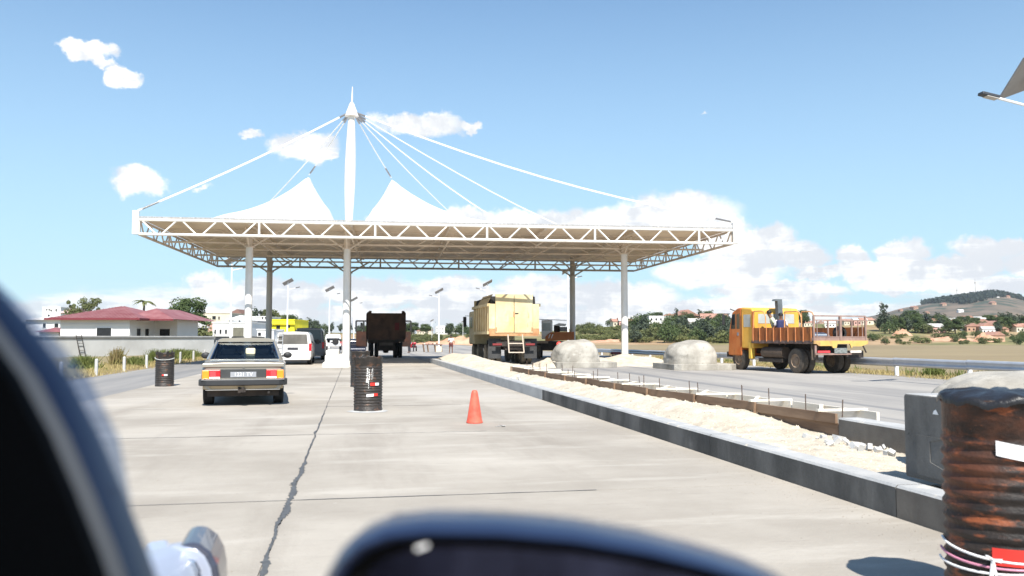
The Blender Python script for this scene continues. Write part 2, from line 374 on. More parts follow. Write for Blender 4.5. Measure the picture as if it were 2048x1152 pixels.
at = t.nodes.new('ShaderNodeAttribute'); at.attribute_name = 'zone'; sp = t.nodes.new('ShaderNodeSeparateColor'); t.links.new(at.outputs['Color'], sp.inputs[0])
geo = t.nodes.new('ShaderNodeNewGeometry')
def gn(sc, det=7, st=(1, 1, 1)):
    mp = t.nodes.new('ShaderNodeMapping'); mp.inputs['Scale'].default_value = st; t.links.new(geo.outputs['Position'], mp.inputs[0])
    q = t.nodes.new('ShaderNodeTexNoise'); q.inputs['Scale'].default_value = sc; q.inputs['Detail'].default_value = det; q.inputs['Roughness'].default_value = .62; t.links.new(mp.outputs[0], q.inputs['Vector'])
    r = t.nodes.new('ShaderNodeMapRange'); r.inputs[1].default_value = .32; r.inputs[2].default_value = .68; t.links.new(q.outputs[0], r.inputs[0]); return r.outputs[0]
def gmix(f, a, b_):
    q = t.nodes.new('ShaderNodeMix'); q.data_type = 'RGBA'
    for i, v in ((0, f), (6, a), (7, b_)):
        if isinstance(v, bpy.types.NodeSocket): t.links.new(v, q.inputs[i])
        else: q.inputs[i].default_value = v
    return q.outputs[2]
def gmath(op, a, b_):
    q = t.nodes.new('ShaderNodeMath'); q.operation = op; q.use_clamp = True
    for i, v in ((0, a), (1, b_)):
        if isinstance(v, bpy.types.NodeSocket): t.links.new(v, q.inputs[i])
        else: q.inputs[i].default_value = v
    return q.outputs[0]
soil = gmix(gn(.05, 9, (.35, 1.4, 1)), (.185, .135, .085, 1), (.29, .225, .14, 1))
soil = gmix(gmath('MULTIPLY', gn(.5, 6, (.3, 1, 1)), .45), soil, (.30, .26, .13, 1))
grn = gmix(gn(.06, 9), (.075, .10, .032, 1), (.30, .25, .12, 1))
red = gmix(gn(.12, 9), (.42, .20, .11, 1), (.62, .42, .30, 1))
c_ = gmix(gmath('MULTIPLY', sp.outputs[0], 1.0), soil, grn); c_ = gmix(gmath('MULTIPLY', sp.outputs[1], .5), c_, red)
t.links.new(c_, b.inputs['Base Color'])
g = m.build('ground', gm, smooth=True, kind='structure', fix=False)
ca_ = g.data.color_attributes.new('zone', 'FLOAT_COLOR', 'POINT')
ca_.data.foreach_set('color', np.array(zone, dtype=np.float32).ravel())

# the far hill with its dark belt of trees
HILL = [(1480, 672), (1560, 655), (1640, 647), (1700, 641), (1750, 632), (1800, 619), (1850, 610), (1900, 602), (1950, 596), (1985, 592), (2020, 597), (2060, 607), (2150, 624), (2300, 642), (2500, 668)]
def hillz(px, Y):
    yc = interp(px, HILL); zc = HC+(675-yc)/F*2000
    tt = math.sin(math.pi*max(0, min(1, (Y-1150)/1700)))**1.3
    return -5+(zc+5)*tt+3*nz3(px*.01, Y*.006)*tt
m = MB(); nx, ny = 150, 44
for j in range(ny+1):
    Y = 1150+1700*j/ny
    for i in range(nx+1):
        px = 1460+1060*i/nx; m.v.append(((px-CX)/F*Y, Y, hillz(px, Y)))
for j in range(ny):
    for i in range(nx): k = j*(nx+1)+i; m.f.append((k, k+1, k+nx+2, k+nx+1))
hill_m = mat('hill_scrub', (.085, .075, .055), .95, scale=.012, col2=(.22, .165, .12), spots=(.05, .065, .045), sthr=.52, sscale=.02, detail=12)
m.build('hill', hill_m, smooth=True, kind='structure')

# ------------------------------------------------------------------ roads and pavement (local axes: across, along)
def sheet(name, u0, u1, v0, v1, z, mt, kind='structure'):
    q = MB(); nu = 1; nv = 24
    q.add([(u0, v0, z), (u1, v0, z), (u1, v1, z), (u0, v1, z)], [(0, 1, 2, 3)])
    return q.build(name, mt, rz=A, kind=kind)
sheet('asphalt_lane', -9.1, -5.8, -40, 240, .004, asphalt2)
sheet('road', -5.8, 19.35, -40, 240, .004, asphalt)
slabs = bpy.data.objects.new('concrete_pavement', None); COL.objects.link(slabs); slabs['kind'] = 'structure'; slabs.rotation_euler.z = A
for (u0, u1) in ((-5.78, -.54), (-.52, 4.12)):
    for k in range(-1, 14):
        v0 = -2.45+5*k; dz = random.uniform(-.001, .001)
        MB().box(u0, u1, v0+.008, v0+4.992, -.02, .014+dz).build('concrete_slab', concrete_slab, slabs)
# tar seal along the joint: ragged, wide near the viewer and thin beyond
m = MB(); v = .5; pr = None
while v < 60:
    w = .62*(.007+.034*max(0, nz3(v*2.6, 1)+.10)+.03*abs(nz3(v*23, 4))+.012*abs(nz3(v*60, 2)))*(1 if v < 16 else .35)
    if 6.6 < v < 9.8 or 4.3 < v < 5.6 or 2.5 < v < 3.5: w += .020*random.random()+.004
    off = .035*nz3(v*1.6, 8)
    m.v += [(-.53+off-w*random.uniform(.6, 1.2), v, .0185), (-.53+off+w*random.uniform(.6, 1.2), v, .0185)]
    k = len(m.v)
    if k > 2: m.f.append((k-4, k-3, k-1, k-2))
    v += .025 if v < 16 else .5
m.build('joint_seal', tar, slabs)
for vj in (7.55, 12.55, 17.55):
    m = MB(); uu = -4.6
    while uu < 2.2:
        w = .006+.012*max(0, nz3(uu*2, vj))
        m.v += [(uu, vj-w, .0182), (uu, vj+w, .0182)]; k = len(m.v)
        if k > 2 and nz3(uu*.7, vj*3) > -.25: m.f.append((k-4, k-2, k-1, k-3))
        uu += .06
    m.build('joint_seal', tar, slabs)
# loose grit on the pavement
m = MB()
for i in range(1500):
    u, v = random.uniform(-5, 4), random.uniform(3, 30); s_ = random.uniform(.003, .007)
    if random.random() < .75: u = 4.08-abs(random.gauss(0, .3))
    m.add([(u-s_, v-s_, .016), (u+s_, v-s_*.6, .016), (u, v+s_, .016), (u, v, .016+s_)], [(0, 1, 3), (1, 2, 3), (2, 0, 3)])
m.build('grit', mat('grit', (.30, .27, .23), .95, var=.4, scale=60), rz=A, kind='stuff')

# ------------------------------------------------------------------ the near kerb, island fill and second kerb
kb = thing('kerb', 'long cast concrete kerb along the near edge of the sandy island', 'kerb', rz=A)
joints = [1.2, 6.0, 9.5, 13.6, 18.6]+[18.6+3.17*i for i in range(1, 10)]
def kerb_block(par, u0, u1, v0, v1, h, mt, top=True, seed=0):
    q = MB(); n = max(2, int((v1-v0)/.25)); rings = []
    for i in range(n+1):
        v = v0+.006+(v1-v0-.012)*i/n; a = .006*nz3(v*2, seed); b_ = .006*nz3(v*3, seed+5)
        rings.append([Vector((u0+a, v, -.02)), Vector((u0+a, v, h-.02)), Vector((u0+.018+a, v, h+b_)), Vector((u1-.01, v, h+b_)), Vector((u1, v, -.02))])
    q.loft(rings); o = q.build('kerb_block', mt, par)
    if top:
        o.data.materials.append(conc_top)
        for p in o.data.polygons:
            if p.normal.z > .5: p.material_index = 1  # up-facing faces: paler copy, sunlit top put into the colour
    return o
for i, (a, b_) in enumerate(zip(joints, joints[1:])):
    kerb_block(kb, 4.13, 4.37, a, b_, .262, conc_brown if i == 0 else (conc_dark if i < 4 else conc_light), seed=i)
kb2 = thing('kerb', 'short cast concrete kerb on the far side of the sand, ending at the formwork', 'kerb', rz=A)
for i, (a, b_) in enumerate(((6.4, 8.0), (8.0, 9.6))):
    kerb_block(kb2, 5.85, 6.12, a, b_, .42, conc_dark if i == 0 else conc_brown, seed=20+i)
# sand
def sandz(u, v):
    z = .205-.05*sst((u-4.8)/1.2)*(1-sst((v-10)/6))+.13*sst((u-4.5)/.7)*sst((v-9.5)/2.5)+.03*nz3(u*1.5, v*.7)+.022*nz3(u*5, v*4, 2)+.016*nz3(u*13, v*12, 5)+.007*nz3(u*31, v*31, 7)
    e = min(u-4.37, 6.5-u); z -= .035*(1-sst(e/.3))
    z += .25*math.exp(-((u-5.0)/.9)**2-((v-44.2)/2.0)**2)+.30*math.exp(-((u-5.2)/.7)**2-((v-39.6)/2.4)**2)+.1*math.exp(-((u-5.6)/.6)**2-((v-31)/1.5)**2)
    return z
m = MB(); nu, nv = 60, 900
for j in range(nv+1):
    v = 1.3+46.2*(j/nv)**1.35
    wr = 2.1 if v < 44 else 2.1*math.sqrt(max(.02, 1-((v-44)/3.6)**2))
    for i in range(nu+1):
        u = 4.372+wr*i/nu; m.v.append((u, v, sandz(u, v) if i < nu else .0))
for j in range(nv):
    for i in range(nu): k = j*(nu+1)+i; m.f.append((k, k+1, k+nu+2, k+nu+1))
m.build('sand_fill', sand, rz=A, smooth=True, kind='stuff')
m = MB()
for i in range(3500):
    u, v = random.uniform(4.45, 5.8), 2+40*random.random()**1.6; s_ = random.uniform(.006, .022)*(1.6 if random.random() < .1 else 1)
    if v < 10.9 and u > 5.5 and random.random() < .6: s_ *= 1.8
    z = sandz(u, v)-s_*.3; j = [random.uniform(.6, 1.3)*s_ for _ in range(6)]
    m.add([(u-j[0], v, z), (u+j[1], v, z), (u, v-j[2], z), (u, v+j[3], z), (u, v, z+j[4])], [(0, 2, 4), (2, 1, 4), (1, 3, 4), (3, 0, 4)])
m.build('sand_clods', mat('clods', (.55, .49, .39), .95, var=.3, scale=9), rz=A, kind='stuff')
m = MB()
for (cu, cv, cn, rr) in ((5.6, 9.6, 26, .4), (4.55, 24.0, 10, .25)):
    for i in range(cn):
        u = cu+random.gauss(0, rr*.4); v = cv-i*.06+random.gauss(0, .1) if cn > 12 else cv+random.gauss(0, .2); s_ = random.uniform(.02, .06)
        M = Matrix.Translation((u, v, sandz(u, v)+s_*.5)) @ Matrix.Rotation(random.random()*3, 4, Vector((random.random(), random.random(), random.random())).normalized())
        m.box(-s_, s_, -s_*.7, s_*.7, -s_*.5, s_*.5, M)
m.build('rubble', conc_light, rz=A, kind='stuff')

# transverse end wall standing across the nose of the island and the concrete hump behind it
ew = thing('end_wall', 'grey upright concrete wall with a rounded corner standing on the kerb beside the rusty drum', 'concrete wall', rz=A)
z0, z1, v0, v1 = .264, .94, 5.78, 6.36; r = .16
prof = [(v1, z0), (v1, z1-.02), (v1-.02, z1)]+[(v0+r-r*math.sin(t*math.pi/12), z1-r+r*math.cos(t*math.pi/12)) for t in range(0, 7)]+[(v0, z0)]
o = MB().prism(prof, 4.47, 6.25, 'x').build('wall', conc_dark, ew, bevel=.012)
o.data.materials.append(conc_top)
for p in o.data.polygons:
    if p.normal.z > .85: p.material_index = 1  # wall top takes the paler copy, its sunlight painted in
MB().add([(4.466, 6.0, .80), (4.466, 5.93, .80), (4.466, 5.96, .84), (4.466, 5.985, .825)], [(0, 1, 2, 3)]).build('paint_splash', tape_white, ew)
MB().prism([(5.88+.05*nz3(i, 3)+(.16 if 2 < i < 8 else 0)*1, .3+.04*i) for i in range(9)]+[(6.2-.03*nz3(i, 7), .3+.04*(8-i)) for i in range(9)], 4.463, 4.4695, 'x').build('damp_patch', conc_dark, ew)
def dome(name, label, u, v, ru, rv, h, slab, rz=A, cat='concrete mound', par=None, seed=0, slabm=None, sq=2.5):
    o = thing(name, label, cat, R(u, v, 0), rz)
    q = MB(); n = 88; K = 26; z0 = .25 if slab else 0
    for k in range(K+1):
        t = k/K*math.pi/2; rr = math.cos(t)**.5; zz = z0+(h-z0)*math.sin(t)**.95
        for i in range(n):
            a = 2*math.pi*i/n; ca, sa = math.cos(a), math.sin(a); e = (abs(ca)**sq+abs(sa)**sq)**(-1/sq)
            w = 1+.05*nz3(ca*2+seed, sa*2, t*2)+.035*nz3(ca*5, sa*5, t*5+seed)+.015*nz3(ca*14, sa*14, t*14+seed)
            q.v.append((ru*rr*e*ca*w, rv*rr*e*sa*w, zz*(1+.10*ca*rr+.06*sa*rr)+.05*nz3(ca*2.2*rr, sa*2.2*rr, seed)))
    for k in range(K):
        for i in range(n): q.f.append((k*n+i, k*n+(i+1) % n, (k+1)*n+(i+1) % n, (k+1)*n+i))
    q.f.append(tuple(range(K*n, K*n+n)))
    q.build('hump', conc_mound, o, smooth=True)
    if slab:
        x0, x1, y0, y1 = slab; MB().prism([(x0, y0+.25), (x0+.25, y0), (x1-.4, y0), (x1, y0+.4), (x1, y1), (x0, y1)], 0, .26, 'z').build('base_slab', slabm or conc_mound, o, bevel=.02)
    return o
dome('concrete_mound', 'grey concrete hump rising behind the near rusty drum', 6.0, 7.05, .84, .70, 1.06, None, seed=1, sq=2.1)
dome('concrete_mound', 'pale concrete hump in front of the crane truck, beside the rear canopy column', 10.35, 39.4, 1.10, 1.4, 1.26, (-1.2, 1.75, -1.5, 1.6), seed=2)
dome('concrete_mound', 'pale concrete hump on a dark-ended slab between a canopy column and the orange lorry', 14.55, 35.5, 1.10, 1.2, 1.24, (-1.15, 1.75, -1.3, 1.6), seed=3)

# sand banks on the far islands
def heap(label, u, v, ru, rv, h, seed, mt=sand):
    q = MB(); n = 26
    for j in range(n+1):
        for i in range(n+1):
            a, b_ = -1+2*i/n, -1+2*j/n; rr = a*a+b_*b_
            q.v.append((a*ru, b_*rv, max(-.05, h*(1-rr)*(1+.5*nz3(a*2, b_*2, seed)))+.03*nz3(a*9, b_*9, seed)-.01))
    for j in range(n):
        for i in range(n): k = j*(n+1)+i; q.f.append((k, k+1, k+n+2, k+n+1))
    o = q.build('sand_heap', mt, loc=R(u, v, .01), rz=A, smooth=True); return tag(o, label, 'sand heap')
heap('low sand heap around the foot of the right canopy column', 14.2, 42.5, 2.3, 3.2, .5, 1)
heap('pale sand heap between the two pale concrete humps', 11.7, 41.5, 1.6, 2.5, .42, 2)
heap('small sand heap behind the yellow tipper, left of the pale hump', 9.2, 40.0, .8, 1.8, .35, 3)

# formwork for the kerb being cast
fw = thing('formwork', 'timber formwork of brown planks with rebar pins along the sandy island', 'formwork', rz=A)
def fu(v): return interp(v, [(9.6, 5.86), (12.4, 5.72), (13.8, 5.52), (15.8, 5.34), (19.3, 5.2), (25, 5.08), (30, 5.0)])
vs_ = [9.65, 11.6, 13.4, 15.2, 16.9, 18.8, 20.6, 22.6, 24.6, 27.2]
for i, (a, b_) in enumerate(zip(vs_, vs_[1:])):
    j = random.uniform(-.02, .02)
    M0 = Vector((fu(a)+j, a+.02, .40)); M1 = Vector((fu(b_)+j*-1, b_-.03, .40+random.uniform(-.02, .02)))
    MB().bar(M0, M1, .035, .12).build('plank', plank_m, fw)
    MB().bar(M0+Vector((.035, 0, -.16)), M1+Vector((.035, 0, -.16)), .03, .2).build('plank', plank_m, fw)
    MB().bar(Vector((fu(a)+.58, a+.02, .36)), Vector((fu(b_)+.58, b_-.03, .36)), .04, .22).build('plank', plank_pale, fw)
v = 10.0
while v < 27:
    u = fu(v); MB().bar((u-.04, v, .475), (u+.68, v+random.uniform(-.3, .3), .475), .06, .03).build('batten', plank_pale, fw)
    if random.random() < .8: MB().bar((u+.08, v+.1, .46), (u+.55, v+.9, .465), .05, .025).build('batten', plank_pale, fw)
    v += random.uniform(1.2, 1.7)
for i in range(24):
    v = 9.9+i*.74+random.uniform(-.15, .15); u = fu(v)+random.choice((.15, .45))
    MB().tube((u, v, .2), (u+random.uniform(-.03, .03), v, .62+random.uniform(-.03, .06)), .008, n=5).build('rebar', rebar_m, fw)
for i in range(9):
    v = vs_[i+1] if i+1 < len(vs_) else 27; MB().bar((fu(v)-.04, v-.05, .46), (fu(v)-.045, v-.03, .14), .04, .03).build('stake', plank_m, fw)

# white barrier island under the canopy
bi = thing('barrier_island', 'white-painted concrete barrier around the foot of the middle canopy column', 'concrete barrier', R(-.75, 41.6), A)
MB().box(-.68, .55, -1.1, 8, 0, .22).build('step', white_steel, bi, bevel=.02)
MB().box(-.6, .5, -.4, 8, .22, .55).build('block', white_steel, bi, bevel=.03)
MB().box(-.58, .0, .3, 6, .55, .78).build('block', white_steel, bi, bevel=.03)

# ------------------------------------------------------------------ the toll canopy
AC = R_(8); cc, cs = math.cos(AC), math.sin(AC); C0 = Vector((-4.22, 49.6, 0)); Wd, Dp, ZB, ZT = 14.3, 8.9, 6.14, 6.80
cn = thing('toll_canopy', 'white tensile toll canopy on round columns with mast, cables and two peaked tents', 'canopy', C0, AC)
def toC(p): d = Vector(p)-C0; return Vector((d.x*cc+d.y*cs, -d.x*cs+d.y*cc, d.z))
def truss(name, p, q, mt, pitch=.885, r=.075, parent=cn, posts=True):
    p, q = Vector(p), Vector(q); L = (q-p).length; d = (q-p)/L; up = Vector((0, 0, ZT-ZB))
    t = MB(); t.tube(p, q, r, n=8); t.tube(p+up, q+up, r, n=8)
    o = t.build(name, mt, parent, smooth=40)
    n = int(L/pitch); n += n % 2; st = L/n
    for i in range(n):
        a = p+d*(st*(i+.12)); b_ = p+d*(st*(i+.88))
        A_, B_ = (a+up, b_) if i % 2 == 0 else (a, b_+up)
        MB().tube(A_, B_, r*.6, n=6).build('truss_brace', mt, o)
    if posts:
        for i in range(0, n+1, 6):
            a = p+d*(st*i); MB().tube(a, a+up, r*.85, n=6).build('truss_post', mt, o)
    return o
truss('front_truss', (-Wd, -Dp, ZB), (Wd, -Dp, ZB), white_steel, r=.065)
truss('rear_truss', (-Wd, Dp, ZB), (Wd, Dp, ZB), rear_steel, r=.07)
truss('side_truss', (-Wd, -Dp+.15, ZB), (-Wd, Dp-.15, ZB), cream_steel, r=.065)
truss('side_truss', (Wd, -Dp+.15, ZB), (Wd, Dp-.15, ZB), cream_steel, r=.065)
for yy in (-5.3, -1.9, 1.6, 5.2):
    truss('inner_truss', (-Wd+.2, yy, ZB+.05), (Wd-.2, yy, ZB+.05), cream_steel, pitch=1.7, r=.05, posts=False)
for xx in (-9.4, -4.7, 0, 4.7, 9.4):
    MB().tube((xx, -Dp+.1, ZT-.08), (xx, Dp-.1, ZT-.08), .06).build('roof_beam', cream_steel, cn)
    MB().tube((xx, -Dp+.1, ZB+.04), (xx, Dp-.1, ZB+.04), .04).build('roof_beam', cream_steel, cn)
for k in range(22):
    y0 = -Dp+.1+k*(2*Dp-.2)/22
    MB().box(-Wd+.05, Wd-.05, y0+.01, y0+(2*Dp-.2)/22-.01, ZT+.06, ZT+.085).build('soffit_panel', roof_under, cn)
MB().box(-Wd, Wd, -Dp-.02, -Dp+.03, ZT+.09, ZT+.16).build('gutter', mat('gutter_grey', (.2, .2, .2), .7, scale=6, col2=(.5, .5, .5), stretch=(5, 1, 1)), cn)
for sx in (-1, 1):
    MB().box(sx*(Wd+.12)-.14, sx*(Wd+.12)+.14, -Dp-.12, -Dp+.02, ZB-.02 if sx < 0 else ZB-.0, ZT+.42).build('end_plate', white_steel, cn, bevel=.02)
    MB().box(sx*(Wd+.12)-.02, sx*(Wd+.12)+.02, -Dp-.1, -Dp+.5, ZT+.36, ZT+.42).build('end_plate', white_steel, cn)
# tents: a height field over the roof falling away from the peak at its own rate in each direction
def tent(px, py, zp, x0, x1, lx0, lx1, name='tent_membrane'):
    q = MB(); nx_, ny_ = 90, 44; zb = ZT+.17
    y0, y1 = -Dp+.15, Dp-.15
    for j in range(ny_+1):
        y = y0+(y1-y0)*j/ny_; dy = (y-py)/3.4
        for i in range(nx_+1):
            x = x0+(x1-x0)*i/nx_; dx = (x-px)/(lx0 if x < px else lx1)
            rr = math.sqrt(dx*dx+dy*dy+.0006)
            z = (zp-zb)*math.exp(-rr*1.0)
            ex = min((x-x0)/(px-x0), 1) if x < px else min((x1-x)/(x1-px), 1)
            ey = min((y-y0)/(py-y0), 1) if y < py else min((y1-y)/(y1-py), 1)
            z *= sst(ex*2.2)*sst(ey*1.8); q.v.append((x, y, zb+z))
    for j in range(ny_):
        for i in range(nx_): k = j*(nx_+1)+i; q.f.append((k, k+1, k+nx_+2, k+nx_+1))
    return q.build(name, membrane, cn, smooth=True)
PL = toC(P(618, 350, 47.5)); PR = toC(P(783, 356, 48.0)); TOPM = toC(P(705, 216, 43.6))
MXL = toC(R(-.40, 43.9, 0)); 
tent(PL.x, PL.y, PL.z, -Wd+.3, MXL.x-.35, 3.5, 1.45)
tent(PR.x, PR.y, PR.z, MXL.x+.35, Wd-.3, 1.35, 3.9)
# mast
mb_ = Vector((toC(P(698, 440, 43.2)).x, MXL.y-.2, ZT)); mt_ = Vector((TOPM.x, mb_.y, TOPM.z))
q = MB(); rings = []
for k in range(15):
    t = k/14; c = mb_.lerp(mt_, t); rr = .15+.125*math.sin(math.pi*min(1, t*1.02+.03))**1.2
    rings.append([c+Vector((rr*math.cos(a*math.pi/8), rr*math.sin(a*math.pi/8), 0)) for a in range(16)])
q.loft(rings); q.build('mast', white_steel, cn, smooth=40)
MB().lathe([(.36, -.62), (.26, -.34), (.17, -.12), (.10, .06), (.04, .12)], 12, Matrix.Translation(mt_), cap0=True, cap1=True).build('mast_cap', white_steel, cn, smooth=40)
MB().tube(mt_, mt_+Vector((0.02, 0, .92)), .05, .02).build('mast_spike', white_steel, cn)
def cable(q_, drop=.25, off=(0, 0, -.35), r=.032):
    a = mt_+Vector(off); b_ = Vector(q_); pts = [a.lerp(b_, i/10)-Vector((0, 0, drop*math.sin(math.pi*i/10))) for i in range(11)]
    o = MB().path(pts[0:11], r, 6).build('cable', cable_white, cn, smooth=40)
    d = (pts[1]-pts[0]).normalized(); MB().tube(pts[0]+d*.15, pts[0]+d*.75, .05, n=6).build('turnbuckle', turnb, o)
    d = (pts[-2]-pts[-1]).normalized(); MB().tube(pts[-1]+d*.2, pts[-1]+d*1.0, .045, n=6).build('turnbuckle', turnb, o)
cable((-Wd-.05, -Dp, ZT+.42), .15, r=.045); cable((Wd+.1, -Dp, ZT+.42), .55, r=.042)
cable((-Wd, Dp, ZT+.3), .3, (-.1, .1, -.4)); cable((Wd, Dp, ZT+.3), .5, (.1, .1, -.4), .03)
cable(PL+Vector((0, 0, .0)), .05, (-.1, 0, -.5), .03); cable(PR, .05, (.12, 0, -.5), .03)
cable((4.7, Dp-.5, ZT+.15), .35, (.1, .1, -.45), .03); cable((5.8, 1, ZT+.35), .35, (.1, 0, -.45), .03)
# columns: round, with raking struts up to the trusses
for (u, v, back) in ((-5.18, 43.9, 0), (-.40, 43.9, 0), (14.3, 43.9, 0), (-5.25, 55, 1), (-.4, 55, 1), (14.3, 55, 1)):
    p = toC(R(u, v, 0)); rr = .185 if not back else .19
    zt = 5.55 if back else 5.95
    o = MB().tube(p+Vector((0, 0, 0)), p+Vector((0, 0, zt)), rr, rr*.94, n=20).build('column', column_paint if not back else mat('column_shaded', (.55, .53, .49), .6, var=.1, scale=1.5), cn, smooth=40)  # rear columns get a greyer copy, roof shade painted in
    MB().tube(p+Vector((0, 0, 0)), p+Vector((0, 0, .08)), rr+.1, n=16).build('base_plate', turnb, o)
    sm_ = rear_steel if back else cream_steel
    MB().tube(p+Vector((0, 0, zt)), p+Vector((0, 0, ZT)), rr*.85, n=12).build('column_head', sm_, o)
    MB().tube(p+Vector((0, 0, zt-.07)), p+Vector((0, 0, zt)), rr+.07, n=12).build('collar', sm_, o)
    for dx, dy in ((1, 0), (-1, 0), (0, 1), (0, -1)):
        MB().tube(p+Vector((dx*.15, dy*.15, zt-.02)), p+Vector((dx*1.35, dy*1.35, ZB+.1 if back else ZT-.1)), .05, n=6).build('strut', sm_, o)

# ------------------------------------------------------------------ drums, cone
def drum(label, p, h=.98, r=.26, mt=rust_drum, pitch=.052, rz=0, seed=0, strips=(), label_marks=0, jagged=.02, n=64, lid=False):
    o = thing('steel_drum', label, 'drum', p, rz)
    prof = []; z = 0
    top = h*.84; bot = h*.10
    prof += [(r*1.01, 0), (r*1.01, .03), (r*.985, .04), (r*.985, bot)]
    k = int((top-bot)/pitch)
    for i in range(k):
        zz = bot+(top-bot)*i/k; st = (top-bot)/k
        prof += [(r*.968, zz+.1*st), (r*1.0+.005, zz+.42*st), (r*1.0+.005, zz+.58*st), (r*.968, zz+.9*st)]
    prof += [(r*.985, top), (r*.985, h-.03), (r*1.01, h-.02), (r*1.01, h), (r*.97, h), (r*.96, h-.03), (r*.95, h*.45), (r*.3, h*.45)]
    q = MB(); q.lathe(prof, n)
    vs = []
    for (x, y, z) in q.v:
        a = math.atan2(y, x); w = 1+.012*nz3(math.cos(a)*2, math.sin(a)*2, z*3+seed)
        dz = jagged*nz3(math.cos(a)*3, math.sin(a)*3, seed)*2.2*sst((z-h*.8)/(h*.2))
        vs.append((x*w, y*w, z+dz))
    q.v = vs; q.build('shell', mt, o, smooth=True)
    for (a0, a1, z0, z1, m_, sl) in strips:
        s_ = MB(); K = 12
        for i in range(K+1):
            a = R_(a0+(a1-a0)*i/K); dz = sl*(i/K)
            for zz in (z0, z1): s_.v.append(((r+.012)*math.cos(a), (r+.012)*math.sin(a), zz+dz))
        s_.f = [(2*i, 2*i+2, 2*i+3, 2*i+1) for i in range(K)]; s_.build('tape_strip', m_, o)
    return o
d1 = G(732, 826, 0)+Vector((0, .20, .014))
D1 = drum('dented black steel drum with white paint drips and red-white tape, left of the cone', d1, 1.02, .265, seed=1, jagged=.035,
     strips=((-72, -52, .49, .55, tape_red, 0), (-52, -35, .495, .545, tape_white, .0), (-86, -58, .285, .335, tape_white, .01), (-58, -40, .30, .35, tape_red, .0)))
s_ = MB()
for (a, z0, z1, w) in ((-84, .58, .80, 3.5), (-76, .60, .80, 2.0), (-66, .60, .81, 1.2), (-83, .55, .60, 5.0), (-62, .62, .8, .7), (-79, .44, .6, 1.0)):
    z = z0
    while z < z1:
        ww = w*(.6+.7*random.random()); aa = R_(a+random.uniform(-1, 1)); k = len(s_.v)
        for (da, dz) in ((-ww, 0), (ww, 0), (ww, .03), (-ww, .03)): s_.v.append((.2735*math.cos(aa+R_(da)), .2735*math.sin(aa+R_(da)), z+dz))
        s_.f.append((k, k+1, k+2, k+3)); z += .042
s_.build('paint_drips', mat('white_drips', (.6, .6, .58), .7, var=.3, scale=20), D1)
MB().lathe([(.30, 0), (.37, .004), (.30, .02), (.26, .025)], 24, jit=.08).build('mortar_ring', conc_top, D1)
drum('black steel drum standing just behind the paint-dripped drum', G(717, 775, 0)+Vector((0, .24, .014)), 1.0, .27, seed=2)
D2 = drum('lone black steel drum by the left kerb lane with a grey rope round its top', G(322.5, 774, 0)+Vector((0, .22, .014)), .96, .255, seed=3, jagged=.05, strips=((-84, -72, .30, .345, tape_red, 0), (-72, -52, .30, .345, tape_white, 0)))
MB().path([Vector((.268*math.cos(R_(a)), .268*math.sin(R_(a)), .80+.05*math.sin(R_(a*1.2)))) for a in range(-170, 10, 12)], .012, 5).build('rope', mat('grey_rope', (.45, .45, .43), .9), D2)
D3 = drum('large rusty black drum filling the right edge, bound with red-white tape', Vector((2.44, 4.27, .0)), 1.10, .27, rust_near, pitch=.062, seed=4, n=120, jagged=.006,
     strips=((-125, -60, .845, .915, tape_white, -.06), (-131, -101, .335, .415, tape_red, .0), (-101, -60, .335, .415, tape_white, .0)))
f = []
for k in range(3):
    pts = [Vector(((.281+.006*k)*math.cos(R_(a)), (.281+.006*k)*math.sin(R_(a)), .40-.08*math.sin(R_((a+200)*.9+k*25))*.6-.03*k)) for a in range(-200, -20, 8)]
    MB().path(pts, .006, 5).build('tape_cord', tape_white if k != 1 else mat('pink_tape', (.6, .25, .35), .5), D3)
kn = Vector((.29*math.cos(R_(-130)), .29*math.sin(R_(-130)), .36))
for dx, dz, l in ((-.5, .3, .08), (.7, -.2, .16), (-.2, -1, .22), (.8, .1, .12), (.1, -.9, .18)):
    MB().bar(kn, kn+Vector((dx*l, -.02, dz*l)), .016, .006).build('tape_tail', tape_white, D3)
# plastic sheet folded over the rim
q = MB(); n = 72
prof = [(.0, 1.135), (.14, 1.14), (.22, 1.13), (.262, 1.12), (.284, 1.108), (.287, 1.092), (.286, 1.078)]
for (r, z) in prof:
    for i in range(n):
        a = 2*math.pi*i/n; w = nz3(math.cos(a)*4, math.sin(a)*4, r*6); e = nz3(math.cos(a)*9, math.sin(a)*9, 2)
        q.v.append((r*math.cos(a)*(1+.012*e), r*math.sin(a)*(1+.012*e), z+.03*w*(r/.27)+(.012*e if z < 1.10 else 0)))
for k in range(len(prof)-1):
    for i in range(n): q.f.append((k*n+i, k*n+(i+1) % n, (k+1)*n+(i+1) % n, (k+1)*n+i))
o = q.build('plastic_sheet', black_plastic, loc=(2.44, 4.27, 0), smooth=True); tag(o, 'black plastic sheet folded over the top of the large rusty drum', 'plastic sheet')
cn_ = thing('traffic_cone', 'faded orange-red traffic cone standing alone on the pavement', 'traffic cone', G(948.5, 849, 0)+Vector((0, .1, .014)), .2)
MB().lathe([(.130, .03), (.122, .06), (.055, .48), (.045, .515), (.03, .53), (.0, .533)], 32).build('body', cone_orange, cn_, smooth=True)
MB().prism([(.135*math.cos(t*math.pi/12)*1.0, .135*math.sin(t*math.pi/12)) for t in range(24)], 0, .032, 'z').build('base', cone_orange, cn_, bevel=.01)
o = MB().box(-.06, .06, -.02, .02, 0, .012).box(-.01, .05, -.05, .03, .01, .02).box(-.09, -.05, .0, .03, 0, .006).build('litter', mat('litter', (.35, .34, .32), .8, var=.4, scale=30), loc=G(1003, 853, .016), rz=.4)
tag(o, 'crumpled scrap of litter on the pavement right of the cone', 'litter')

